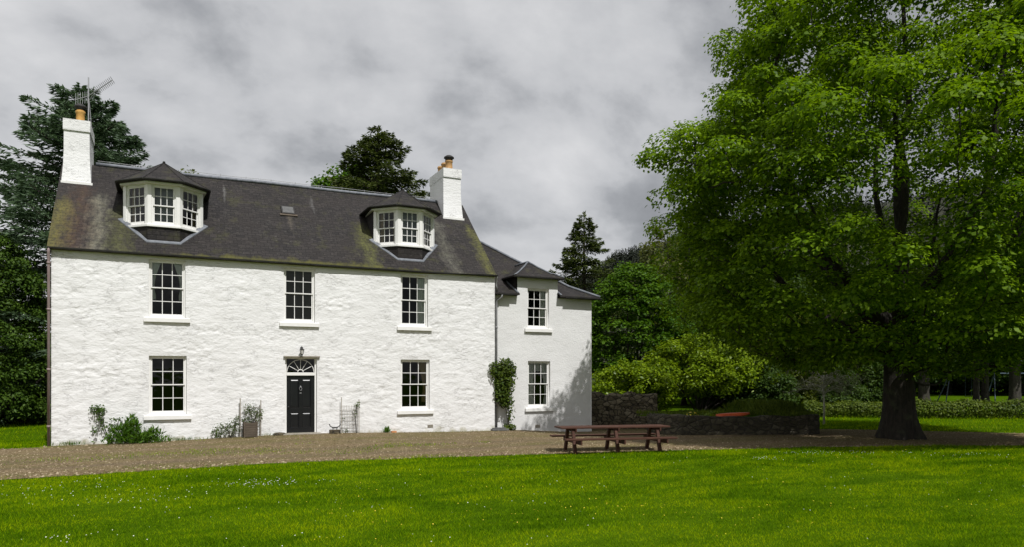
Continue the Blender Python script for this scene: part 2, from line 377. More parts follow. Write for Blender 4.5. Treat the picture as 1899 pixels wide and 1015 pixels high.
MT = dict(
    wash=m_whitewash(), harl=m_harl(), slate=m_slate(True), slate2=m_slate(False), stone=m_stone(1.45), glass=m_glass(),
    paint=plain('white_paint', (0.78, 0.77, 0.74), (0.83, 0.82, 0.80), 3, 0.4),
    sill=plain('painted_stone', (0.74, 0.73, 0.70), (0.82, 0.81, 0.79), 5, 0.7, 0.15),
    lead=plain('lead', (0.10, 0.11, 0.125), (0.20, 0.21, 0.235), 6, 0.65, 0.2, metal=0.2),
    black=plain('black_door_paint', (0.005, 0.0055, 0.007), (0.008, 0.0085, 0.010), 3, 0.3),
    iron=plain('black_iron', (0.015, 0.015, 0.016), (0.03, 0.028, 0.027), 10, 0.5),
    gutter=plain('dark_gutter', (0.022, 0.022, 0.022), (0.05, 0.05, 0.048), 3, 0.6),
    pipe=plain('grey_pipe', (0.22, 0.22, 0.225), (0.33, 0.33, 0.335), 4, 0.5),
    pipe2=plain('fringe_tinted_pipe', (0.20, 0.135, 0.13), (0.33, 0.27, 0.26), 1.2, 0.6),  # grey pipe with the lens's colour fringing painted in as a red tint
    pot=plain('yellow_clay', (0.42, 0.21, 0.045), (0.55, 0.32, 0.085), 5, 0.8, 0.2),
    pot2=plain('buff_clay', (0.32, 0.17, 0.06), (0.45, 0.27, 0.11), 7, 0.8, 0.2),
    soot=plain('soot_metal', (0.012, 0.012, 0.012), (0.03, 0.026, 0.024), 9, 0.7),
    alu=plain('aerial_metal', (0.30, 0.30, 0.31), (0.42, 0.42, 0.43), 6, 0.45, metal=0.6),
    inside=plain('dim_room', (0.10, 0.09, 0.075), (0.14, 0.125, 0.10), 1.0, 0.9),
    curtain=plain('pale_curtain', (0.74, 0.75, 0.72), (0.85, 0.85, 0.82), 3, 0.9, stretch=(8, 8, 0.4)),
    curtain2=plain('tan_curtain', (0.30, 0.22, 0.12), (0.42, 0.33, 0.20), 3, 0.9, stretch=(8, 8, 0.4)),
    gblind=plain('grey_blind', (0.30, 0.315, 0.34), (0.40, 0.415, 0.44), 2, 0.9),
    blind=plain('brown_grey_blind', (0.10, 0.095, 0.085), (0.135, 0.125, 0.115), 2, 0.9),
    step=plain('door_step_stone', (0.22, 0.20, 0.16), (0.33, 0.30, 0.25), 9, 0.9, 0.3),
    tlight=plain('lamp_glass', (0.55, 0.54, 0.50), (0.65, 0.64, 0.60), 3, 0.25),
    table=m_wood('red_brown_timber', (0.038, 0.016, 0.010), (0.095, 0.042, 0.027)),
    crate=m_wood('weathered_timber', (0.07, 0.055, 0.04), (0.13, 0.105, 0.08)),
    lattice=plain('old_trellis_paint', (0.30, 0.27, 0.23), (0.42, 0.39, 0.34), 8, 0.8),
    lattice2=plain('pale_wire', (0.42, 0.40, 0.37), (0.55, 0.53, 0.49), 8, 0.7),
    stone2=m_stone(0.45), turf=m_lawn(), blade=m_blade(), gravel=m_gravel(), pebble=m_pebble(),
    daisy=plain('daisy_white', (0.55, 0.56, 0.48), (0.70, 0.70, 0.62), 8, 0.8),
    butter=plain('buttercup_yellow', (0.62, 0.45, 0.02), (0.72, 0.55, 0.03), 8, 0.6),
    orange=plain('orange_red_plastic', (0.50, 0.075, 0.022), (0.62, 0.11, 0.035), 4, 0.45),
    terra=plain('terracotta', (0.42, 0.17, 0.06), (0.55, 0.25, 0.10), 8, 0.8),
    blue=plain('blue_steel', (0.045, 0.07, 0.105), (0.075, 0.11, 0.15), 4, 0.5),
    hose=plain('wet_slab', (0.07, 0.07, 0.07), (0.13, 0.13, 0.125), 5, 0.6),
    bark=m_bark('sycamore_bark', (0.010, 0.008, 0.006), (0.042, 0.033, 0.024)),
    bark2=m_bark('grey_bark', (0.022, 0.018, 0.014), (0.06, 0.05, 0.04)),
    bark3=m_bark('lichen_bark', (0.32, 0.30, 0.24), (0.55, 0.53, 0.45)),
    barkc=m_bark('conifer_bark', (0.03, 0.022, 0.016), (0.07, 0.055, 0.042)),
    syc=leaf_mat('sycamore_leaf', (0.036, 0.086, 0.003), (0.172, 0.275, 0.008), 0.42, 0.5, 0.35, None, 0.12),
    round_=leaf_mat('maple_leaf', (0.022, 0.066, 0.004), (0.085, 0.165, 0.009), 0.32, 0.45, 0.5),
    wood_=leaf_mat('woodland_leaf', (0.018, 0.042, 0.007), (0.055, 0.095, 0.014), 0.3, 0.5, 0.35),
    wood2=leaf_mat('yellowing_leaf', (0.045, 0.070, 0.008), (0.120, 0.145, 0.018), 0.35, 0.5, 0.35),
    laurel=leaf_mat('laurel_leaf', (0.050, 0.100, 0.004), (0.215, 0.300, 0.010), 0.3, 0.36, 0.9),
    yew=leaf_mat('yew_leaf', (0.018, 0.045, 0.005), (0.070, 0.125, 0.014), 0.22, 0.55, 0.6),
    fir=leaf_mat('blue_fir_needle', (0.026, 0.050, 0.025), (0.150, 0.215, 0.125), 0.25, 0.5, 0.6, (1.1, 1.2, 0.9)),
    spruce=leaf_mat('spruce_needle', (0.018, 0.034, 0.008), (0.105, 0.130, 0.030), 0.2, 0.6, 0.6, (1.2, 1.3, 0.7)),
    climb=leaf_mat('climber_leaf', (0.022, 0.048, 0.006), (0.085, 0.120, 0.014), 0.3, 0.45, 1.5),
    weed=leaf_mat('weed_leaf', (0.030, 0.085, 0.008), (0.095, 0.185, 0.018), 0.35, 0.5, 2.0),
    rose=leaf_mat('rose_leaf', (0.03, 0.055, 0.015), (0.085, 0.12, 0.03), 0.3, 0.5, 3.0),
    hedge=leaf_mat('hedge_leaf', (0.030, 0.060, 0.007), (0.120, 0.160, 0.018), 0.3, 0.5, 0.8),
    birch=leaf_mat('birch_leaf', (0.07, 0.085, 0.03), (0.15, 0.165, 0.06), 0.35, 0.6, 0.8),
    lichen=leaf_mat('lichen_twig_leaf', (0.10, 0.11, 0.06), (0.20, 0.21, 0.12), 0.25, 0.7, 1.0, (1.1, 1.1, 0.8)),
    hillwood=plain('far_conifer', (0.008, 0.013, 0.006), (0.020, 0.026, 0.010), 0.05, 0.95),
    hillside=plain('hillside', (0.014, 0.018, 0.008), (0.026, 0.027, 0.012), 0.02, 0.95, 0.5, bscale=0.3),
)
#PART2

# ------------------------------------------------------------------ ground, drive, hill
def gz(x, y):
    x = np.asarray(x, float); y = np.asarray(y, float)
    near = sstep(-7.5, -0.5, y)*(1-sstep(9, 14, y))
    return 0.13*np.exp(-((x-7.9)/4.2)**2)*near - 0.2*sstep(15.5, 20, x)*sstep(-6, 0, y)*(1-sstep(28, 34, x))
FX = [-60, -12, 0.1, 2.8, 5.7, 9.3, 12.85, 16.8, 21.4, 24.5, 27.6, 31, 36, 48, 60]
FY = [-8.6, -8.8, -8.47, -8.05, -7.81, -8.15, -8.8, -9.5, -10.6, -11.6, -12.9, -14.7, -17.6, -25, -33]
BX = [-60, -8, -0.4, 0.2, 15.4, 16.0, 20.1, 22, 24.5, 26.5, 28.2, 33.4, 40, 60]
BY = [-0.9, -0.7, -0.45, 0.25, 0.25, 0.5, 0.9, 2.2, 1.4, -2.2, -4.7, -10.0, -15.5, -31]
front = lambda x: np.interp(x, FX, FY) + 0.22*(fbm(np.asarray(x)*0.9, np.asarray(x)*0, 3)-0.47) + 0.10*(vnoise(np.asarray(x)*3.1, np.asarray(x)*0, 8)-.5)
back = lambda x: np.interp(x, BX, BY) + 0.25*(fbm(np.asarray(x)*0.8, np.asarray(x)*0, 5)-0.47)*(np.asarray(x) < -0.3)

def grid_sheet(name, X, Y, Zf, m, smooth=True):
    nx, ny = X.shape; V = np.stack([X, Y, Zf], -1).reshape(-1, 3)
    i = np.arange(nx*ny).reshape(nx, ny)
    F = np.stack([i[:-1, :-1], i[1:, :-1], i[1:, 1:], i[:-1, 1:]], -1).reshape(-1, 4)
    return np_mesh(name, V, F, m, None, smooth)
gx = np.concatenate([np.linspace(-900, -70, 16), np.arange(-60, 70.01, 0.5), np.linspace(80, 1200, 20)])
gy = np.concatenate([np.linspace(-900, -70, 14), np.arange(-60, 60.01, 0.5), np.linspace(70, 1400, 20)])
X, Y = np.meshgrid(gx, gy, indexing='ij')
tag(grid_sheet('ground', X, Y, gz(X, Y), MT['turf']), kind='structure')
gxs = np.arange(-50, 55, 0.2); T = np.linspace(0, 1, 41)
X = np.repeat(gxs[:, None], len(T), 1); A = front(gxs)[:, None]; B = back(gxs)[:, None]; Y = A + (B-A)*T
tag(grid_sheet('gravel_drive', X, Y, gz(X, Y)+0.008+0.012*fbm(X*1.5, Y*1.5, 4)*np.minimum(1, 6*np.minimum(T, 1-T)), MT['gravel']), kind='structure')

def hill_z(t, Z):
    ridge = np.interp(t, [-0.8, -0.3, 0.02, 0.09, 0.14, 0.22, 0.44, 0.70, 1.1], [8, 10, 30, 56, 70, 80, 104, 118, 110])
    return ridge*sstep(190, 450, Z)*(1-0.25*sstep(520, 800, Z)) - 0.5 + 7*(fbm(t*26, Z*0.02, 9)-0.47)*sstep(200, 350, Z)
tt = np.linspace(-0.8, 1.3, 120); zz = np.linspace(185, 760, 50)
Tg, Zg = np.meshgrid(tt, zz, indexing='ij')
hx = CAM[0] + Tg*Zg*AX[0] + Zg*AW[0]; hy = CAM[1] + Tg*Zg*AX[1] + Zg*AW[1]
tag(grid_sheet('hill', hx, hy, hill_z(Tg, Zg), MT['hillside']), kind='structure')

# ------------------------------------------------------------------ leaf clouds
def kites(P, Nn, L, Wd, fold=0.18, droop=0.25, g=rng):
    "one four-cornered folded leaf per row: centres P, normals Nn, lengths L, widths Wd"
    n = len(P); r = g.normal(size=(n, 3)); r[:, 2] -= droop
    Nn = Nn/np.linalg.norm(Nn, axis=1, keepdims=True)
    t = r - Nn*np.sum(r*Nn, 1, keepdims=True); t /= np.linalg.norm(t, axis=1, keepdims=True)+1e-9
    b = np.cross(Nn, t); L = np.broadcast_to(L, n)[:, None]; Wd = np.broadcast_to(Wd, n)[:, None]
    V = np.stack([P-t*L*0.5, P+b*Wd*0.5+Nn*Wd*fold-t*L*0.05, P+t*L*0.5-Nn*L*0.08, P-b*Wd*0.5+Nn*Wd*fold-t*L*0.05], 1)
    return V.reshape(-1, 3), np.arange(n*4).reshape(n, 4)
def along(P, D, Nn, L, Wd):
    "narrow leaf starting at P and pointing along D"
    D = D/(np.linalg.norm(D, axis=1, keepdims=True)+1e-9); b = np.cross(Nn, D); b /= np.linalg.norm(b, axis=1, keepdims=True)+1e-9
    L = np.broadcast_to(L, len(P))[:, None]; Wd = np.broadcast_to(Wd, len(P))[:, None]
    V = np.stack([P, P+D*L*0.45+b*Wd*0.5, P+D*L, P+D*L*0.45-b*Wd*0.5], 1)
    return V.reshape(-1, 3), np.arange(len(P)*4).reshape(-1, 4)
def cloud(C, Rc, per, lsz, g, flat=0.6, low=-0.4, up=0.7, shell=0.35, rad=0.65):
    "leaf positions and normals on domed clusters at C with radii Rc"
    n = len(C)*per; d = g.normal(size=(n, 3)); d /= np.linalg.norm(d, axis=1, keepdims=True)
    flip = (d[:, 2] < low); d[flip, 2] *= -1
    rr = (shell+(1-shell)*np.sqrt(g.random(n)))*np.repeat(Rc, per)
    P = np.repeat(C, per, 0) + d*rr[:, None]*np.array([1, 1, flat])
    P += g.normal(size=(n, 3))*lsz*0.5
    Nn = d*rad + np.array([0, 0, up]) + g.normal(size=(n, 3))*0.34
    return P, Nn

def skeleton(tips, nodes, g, step=0.9):
    "tips joined one after another to the nearest, lower, more central wood; returns paths of node indices, node points, radii"
    pts = [np.array(p, float) for p in nodes]; par = [-1]+list(range(len(pts)-1)) if False else [-2]*len(pts)
    paths = []
    base = np.array(pts)
    order = np.argsort([np.min(np.linalg.norm(base-t, axis=1)) for t in tips])
    arr = np.array(pts)
    for k in order:
        t = tips[k]; d = t-arr
        cost = np.linalg.norm(d, axis=1) + 1.2*np.maximum(0, arr[:, 2]-t[2]+0.1) + 0.35*np.maximum(0, np.hypot(arr[:, 0], arr[:, 1])-np.hypot(t[0], t[1]))
        j = int(np.argmin(cost)); a = arr[j]; D = np.linalg.norm(t-a); n = max(2, int(D/step)+1)
        path = [j]
        for i in range(1, n+1):
            f = i/n; p = a+(t-a)*f; p = p + np.array([0, 0, -0.10*D*math.sin(math.pi*f)]) + (g.normal(size=3)*0.05*min(D, 2) if i < n else 0)
            pts.append(p); par.append(path[-1]); path.append(len(pts)-1)
        arr = np.array(pts); paths.append(path)
    return paths, arr, par
def pipe_radii(arr, par, tip=0.012, e=2.4):
    n = len(arr); acc = np.zeros(n)
    for i in range(n-1, -1, -1):
        if acc[i] == 0: acc[i] = tip**e
        if par[i] >= 0: acc[par[i]] += acc[i]
    return acc**(1/e)

def leafy_tree(name, label, loc, prof, ncl, per, clr, lsz, leaf, bark, tr, seed, cat='tree', group=None, fork=0.25, flat=0.6,
               inner=0.55, trunk_flare=1.6, spread=0.5, nl=7, off=(0, 0), lean=(0, 0), tip=0.012, rough=0.2, up=0.7, rz=0, gaps=0.0, sep=0.62, shell=0.35, rad=0.65, breaks=(), extra=()):
    g = np.random.default_rng(seed); H = prof[-1][0]; pz = [p[0] for p in prof]; pr = [p[1] for p in prof]
    C = []; tries = 0
    while len(C) < ncl and tries < ncl*60:
        tries += 1
        z = g.uniform(pz[0], H); r = np.interp(z, pz, pr)
        if g.random() > (r+0.3)/(max(pr)+0.3): continue
        a = g.uniform(0, 2*math.pi); k = 1+rough*2*(float(fbm(math.cos(a)*1.6+9, math.sin(a)*1.6+z*0.22+seed, seed))-0.47)
        f = g.uniform(inner, 1)**0.6 if g.random() < 0.8 else math.sqrt(g.random())
        p = np.array([math.cos(a)*r*f*k+off[0]*z/H, math.sin(a)*r*f*k+off[1]*z/H, z])
        if gaps and float(fbm(math.cos(a)*2.2+5, math.sin(a)*2.2+z*0.42+seed*3, seed+5)) < gaps: continue
        if any(b0 < z < b1 and abs((a-ba+math.pi) % (2*math.pi)-math.pi) < bw and g.random() < bp for b0, b1, ba, bw, bp in breaks): continue
        if C and np.min(np.linalg.norm((np.array(C)-p)*np.array([1, 1, 1.35]), axis=1)) < clr*sep: continue
        C.append(p)
    C = np.array(C+[np.array(q) for q in extra]); Rc = clr*g.uniform(0.65, 1.2, len(C))
    P, Nn = cloud(C, Rc, per, lsz, g, flat, up=up, shell=shell, rad=rad)
    V, F = kites(P, Nn, lsz*g.uniform(0.55, 1.4, len(P)), lsz*g.uniform(0.5, 1.05, len(P)), g=g)
    root = empty(name, loc, rz, label, cat, group)
    # trunk and limbs
    zf = pz[0]+fork*(H-pz[0])*0.5; wood = MB()
    tp = [(lean[0]*z, lean[1]*z, z) for z in np.linspace(-0.1, zf, 10)]
    rad = [tr*(1+(trunk_flare-1)*math.exp(-max(z[2], 0)/(tr*0.9))) for z in tp]
    nodes = [np.array(q) for q in tp[4:]]; limbs = []
    for i in range(nl):
        a = 2*math.pi*(i+g.uniform(-.3, .3))/nl; zt = g.uniform(0.45, 0.85)*H if i else 0.92*H
        rr = np.interp(zt, pz, pr)*(spread*g.uniform(0.75, 1.2) if i else 0.1)
        e = np.array([math.cos(a)*rr+off[0]*zt/H, math.sin(a)*rr+off[1]*zt/H, zt]); s = np.array(tp[-1 if i % 2 else -3]); L = []
        for f in np.linspace(0, 1, 9):
            q = s+(e-s)*np.array([f**1.0, f**1.0, f]) + np.array([math.cos(a), math.sin(a), -0.25])*math.sin(f*math.pi)*0.13*np.linalg.norm(e-s)*(1 if i else 0.1)
            q += g.normal(size=3)*0.06*(0 < f < 1)*tr*3; L.append(q)
        limbs.append(L); nodes += L[2:]
    paths, arr, par = skeleton(C, nodes, g, step=max(0.5, clr*0.9)); R = np.minimum(pipe_radii(arr, par, tip), tr*0.3)
    # lumpy trunk
    nn = 22; vs = []; fs = []
    for i, (p, r) in enumerate(zip(tp, rad)):
        for k in range(nn):
            a = 2*math.pi*k/nn; but = 1+0.30*math.exp(-max(p[2], 0)/(tr*1.2))*(math.cos(a*5+seed)+0.5*math.cos(a*3+1.3)) + 0.10*math.cos(a*4+p[2]*0.4+seed)
            vs.append((p[0]+math.cos(a)*r*but, p[1]+math.sin(a)*r*but, p[2]))
    for i in range(len(tp)-1):
        for k in range(nn): q = i*nn+k; w = i*nn+(k+1) % nn; fs.append((q, w, w+nn, q+nn))
    wood.add(vs, fs)
    for L in limbs:
        n = len(L); wood.tube(L, [max(tip*1.5, tr*0.52*(1-0.86*(i/(n-1))**0.8)) for i in range(n)], 8)
    for pth in paths:
        r = [R[j] for j in pth]; r[0] = min(r[0], r[1]*1.25); wood.tube([arr[j] for j in pth], r, 5, cap=False)
    wood.build('trunk', bark, root, smooth=True)
    np_mesh('crown', V, F, leaf, root)
    return root

def conifer(name, label, loc, H, Rb, leaf, seed, group=None, zb=0.8, gap=0.55, per=46, lsz=0.34, droop=0.12, power=0.85, nb=8, tr=None, bare=0.0, slim=0.3):
    g = np.random.default_rng(seed); root = empty(name, loc, 0, label, 'tree', group); tr = tr or H*0.018
    wood = MB().tube([(0, 0, -0.1), (0, 0, H*0.5), (0, 0, H)], [tr*1.3, tr*0.7, 0.02], 9)
    PP = []; DD = []; NN = []; LL = []
    z = zb
    while z < H-0.25:
        f = 1-(z-zb)/(H-zb); Lb = Rb*f**power
        for i in range(nb if Lb > 0.6 else 6):
            a = g.uniform(0, 2*math.pi); L = Lb*g.uniform(0.62, 1.15)+0.12; zz0 = z+g.uniform(-.5, .5)*gap
            dx, dy = math.cos(a), math.sin(a); n = max(8, int(per*min(1.6, L/2.2)))
            rise = g.uniform(0.0, 0.35)*(1-f)+0.05
            s = np.sqrt(g.uniform(0.02, 1, n)) if bare == 0 else np.sqrt(g.uniform(bare**2, 1, n))
            cz = lambda q: zz0 + L*(rise*q - droop*2.2*q**2 + droop*1.3*q**4)
            wid = L*0.34*np.sin(np.pi*np.clip(s*0.9+0.08, 0, 1))**0.8
            off = g.uniform(-1, 1, n)*wid
            px = dx*s*L - dy*off; py = dy*s*L + dx*off; pz = cz(s) - 0.22*np.abs(off) + g.normal(size=n)*0.05
            D = np.stack([dx*0.8-dy*np.sign(off)*0.75, dy*0.8+dx*np.sign(off)*0.75, -0.15+g.normal(size=n)*0.22], 1)+g.normal(size=(n, 3))*0.18
            PP.append(np.stack([px, py, pz], 1)); DD.append(D); NN.append(np.array([0, 0, 1.0])+g.normal(size=(n, 3))*0.6); LL.append(lsz*g.uniform(0.7, 1.25, n))
            if L > 0.5:
                q = np.linspace(0, 0.95, 6); wood.tube([(dx*k*L, dy*k*L, cz(k)) for k in q], [0.012+0.028*L/3*(1-k) for k in q], 4, cap=False)
        z += gap*(0.6+0.5*f)
    n = 30; PP.append(np.stack([g.normal(size=n)*0.05, g.normal(size=n)*0.05, H-g.random(n)*0.7], 1)); DD.append(np.stack([g.normal(size=n)*0.5, g.normal(size=n)*0.5, np.ones(n)*0.8], 1))
    NN.append(g.normal(size=(n, 3))); LL.append(np.full(n, lsz*0.9))
    PP = np.concatenate(PP); V, F = along(PP, np.concatenate(DD), np.concatenate(NN), np.concatenate(LL), np.concatenate(LL)*slim)
    wood.build('trunk', MT['barkc'], root, smooth=True); np_mesh('crown', V, F, leaf, root)
    return root

def shrub(name, label, loc, prof, ncl, per, clr, lsz, leaf, seed, cat='shrub', group=None, sq=(1, 1), rz=0, stems=7, bark=None, up=0.6, flat=0.7):
    g = np.random.default_rng(seed); pz = [p[0] for p in prof]; pr = [p[1] for p in prof]; H = pz[-1]; C = []; tries = 0
    while len(C) < ncl and tries < ncl*50:
        tries += 1
        z = g.uniform(pz[0], H); r = np.interp(z, pz, pr)
        if g.random() > (r+0.2)/(max(pr)+0.2): continue
        a = g.uniform(0, 2*math.pi); f = g.uniform(0.5, 1)**0.6 if g.random() < 0.8 else math.sqrt(g.random())
        k = 1+0.5*(float(fbm(math.cos(a)*1.8+4, math.sin(a)*1.8+z*0.6, seed))-0.47)
        p = np.array([math.cos(a)*r*f*k*sq[0], math.sin(a)*r*f*k*sq[1], z])
        if C and np.min(np.linalg.norm(np.array(C)-p, axis=1)) < clr*0.5: continue
        C.append(p)
    C = np.array(C); P, Nn = cloud(C, clr*g.uniform(0.6, 1.25, len(C)), per, lsz, g, flat, up=up); P[:, 2] = np.maximum(P[:, 2], 0.03)
    V, F = kites(P, Nn, lsz*g.uniform(0.7, 1.25, len(P)), lsz*g.uniform(0.4, 0.65, len(P)), g=g)
    root = empty(name, loc, rz, label, cat, group); wood = MB()
    for i in range(min(stems, len(C))):
        e = C[int(i*len(C)/stems)]; s = np.array([e[0]*0.08, e[1]*0.08, -0.05])
        wood.tube([s+(e-s)*np.array([f**1.3, f**1.3, f]) for f in np.linspace(0, 1, 6)], [max(0.006, 0.02*H*(1-0.8*f)) for f in np.linspace(0, 1, 6)], 5, cap=False)
    wood.build('stem', bark or MT['bark2'], root, smooth=True); np_mesh('foliage', V, F, leaf, root)
    return root

# ------------------------------------------------------------------ the house
LX = 15.38; EZ = 6.45; RK = 0.965; RY = 3.72
roofz = lambda y: EZ + RK*y
house = empty('house', (0, 0, 0), 0, 'white rubble-walled country house with dark slate roof, bay dormers and lower side wing', 'house')
HOLES = dict(w1u=(2.77, 3.88, 4.19, 6.17), w2u=(7.10, 8.20, 4.17, 6.17), w3u=(11.43, 12.53, 4.15, 6.16),
             w1d=(2.77, 3.92, 0.92, 2.91), w3d=(11.43, 12.60, 0.92, 2.87), door=(7.15, 8.27, 0.17, 2.91))
WH = dict(wu=(17.03, 18.05, 4.25, 5.95), wd=(17.05, 18.11, 0.90, 2.87))
WY = 0.3
def wall_front(name, x0, x1, z0, z1, holes, y, res, amp, m, extra=None):
    "front skin of a wall, cut for its openings, its stones standing out by up to amp"
    def lines(a, b, cuts):
        L = sorted(set([a, b]+[c for c in cuts if a < c < b])); r = []
        for p, q in zip(L[:-1], L[1:]):
            n = max(1, int(round((q-p)/res))); r += [p+(q-p)*i/n for i in range(n)]
        return np.array(r+[b])
    xs = lines(x0, x1, [h[i] for h in holes for i in (0, 1)]); zs = lines(z0, z1, [h[i] for h in holes for i in (2, 3)] + ([extra[2]] if extra else []))
    X, Z = np.meshgrid(xs, zs, indexing='ij')
    e, idn = rubble(X+0.12*(fbm(X*2, Z*2, 1)-.5), Z+0.22*(fbm(X*1.6, Z*2, 2)-.5), 0.52, 0.24, 11)
    rg_ = np.abs(fbm(X*2.2+0.5*Z, Z*6.5, 71, 5)-0.47)
    d = 0.16*sstep(0.0, 0.3, e) + 0.26*idn + 0.75*(fbm(X*2.6, Z*6.0, 21, 5)-0.3) + 0.28*(fbm(X*8, Z*17, 31, 3)-0.3) - 0.55*(1-sstep(0.0, 0.05, rg_))*sstep(0.42, 0.62, fbm(X*1.1, Z*1.6, 81, 3))
    d = d*amp*(0.4+1.1*fbm(X*0.7, Z*0.9, 41, 3))
    k = np.ones_like(X)
    for h in holes:
        dist = np.maximum(np.maximum(h[0]-X, X-h[1]), np.maximum(h[2]-Z, Z-h[3])); k = np.minimum(k, sstep(0.0, 0.16, dist))
    Yv = y - d*k
    nx, nz = X.shape; V = np.stack([X, Yv, Z], -1).reshape(-1, 3); i = np.arange(nx*nz).reshape(nx, nz)
    F = np.stack([i[:-1, :-1], i[1:, :-1], i[1:, 1:], i[:-1, 1:]], -1)
    cxs = (xs[:-1]+xs[1:])/2; czs = (zs[:-1]+zs[1:])/2; keep = np.ones((nx-1, nz-1), bool)
    for h in holes:
        keep &= ~(((cxs > h[0]) & (cxs < h[1]))[:, None] & ((czs > h[2]) & (czs < h[3]))[None])
    if extra: keep &= ~((((cxs < extra[0]) | (cxs > extra[1])))[:, None] & (czs > extra[2])[None])
    F = F[keep].reshape(-1, 4)
    # reveals, and the skin's returns at its ends
    vs = [V]; n = len(V); R4 = []
    for h in holes:
        a, b, c, dd = h; q = [(a, c), (b, c), (b, dd), (a, dd)]
        vs.append(np.array([(px, y, pz) for px, pz in q] + [(px, y+0.32, pz) for px, pz in q]))
        for j in range(4): R4.append((n+j, n+(j+1) % 4, n+4+(j+1) % 4, n+4+j))
        n += 8
    for xe, ii, top in ((x0, 0, extra[2] if extra else z1), (x1, nx-1, extra[2] if extra else z1)):
        ok = zs <= top+1e-6; zc = zs[ok]; vs.append(np.stack([np.full(len(zc), xe), np.full(len(zc), y+0.35), zc], -1))
        for j in range(len(zc)-1):
            a = ii*nz+j; R4.append((a, a+1, n+j+1, n+j) if xe == x1 else (a+1, a, n+j, n+j+1))
        n += len(zc)
    return np_mesh(name, np.concatenate(vs), np.concatenate([F, np.array(R4)]), m, house, True)
w = wall_front('wall', 0, LX, -0.3, 6.40, list(HOLES.values()), 0, 0.04, 0.038, MT['wash'])
for p in w.data.polygons:
    if p.index >= len(w.data.polygons)-400 and p.area > 0.2: p.use_smooth = False
for xg in (0.012, LX-0.30):   # gables, kept just inside the front skin
    gable = MB().add([(xg, 0.34, -0.3), (xg, 7.42, -0.3), (xg, 7.42, 6.3), (xg, RY, roofz(RY)-0.13), (xg, 0.34, 6.6),
               (xg+0.288, 0.34, -0.3), (xg+0.288, 7.42, -0.3), (xg+0.288, 7.42, 6.3), (xg+0.288, RY, roofz(RY)-0.13), (xg+0.288, 0.34, 6.6)],
              [(0, 4, 3, 2, 1), (5, 6, 7, 8, 9), (0, 1, 6, 5), (1, 2, 7, 6), (2, 3, 8, 7), (3, 4, 9, 8), (4, 0, 5, 9)])
    gable.build('gable', MT['wash'], house)
MB().box(0.3, LX-0.3, 7.12, 7.4, -0.3, 6.3).build('rear_wall', MT['wash'], house)
DX0, DX1 = 16.52, 18.46     # the wing's wall-head dormer stands on the same wall
wall_front('wing_wall', LX+0.02, 20.17, -0.45, 6.42, list(WH.values()), WY, 0.06, 0.016, MT['harl'], (DX0, DX1, 5.58))
wg = MB(); wg.box(19.87, 20.165, WY+0.352, 9.7, -0.45, 5.55); wg.box(LX+0.02, 19.86, 9.4, 9.69, -0.45, 5.55)
wg.build('wing_side_wall', MT['harl'], house)
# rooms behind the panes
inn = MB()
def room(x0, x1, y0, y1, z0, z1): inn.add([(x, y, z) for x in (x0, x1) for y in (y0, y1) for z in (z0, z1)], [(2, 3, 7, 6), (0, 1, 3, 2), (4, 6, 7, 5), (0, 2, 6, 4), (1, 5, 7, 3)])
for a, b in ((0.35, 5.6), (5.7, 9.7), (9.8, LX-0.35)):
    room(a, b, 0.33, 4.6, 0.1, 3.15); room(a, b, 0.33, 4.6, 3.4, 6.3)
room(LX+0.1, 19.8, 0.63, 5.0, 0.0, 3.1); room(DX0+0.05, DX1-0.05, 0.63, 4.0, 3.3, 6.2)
inn.build('room_interior', MT['inside'], house)

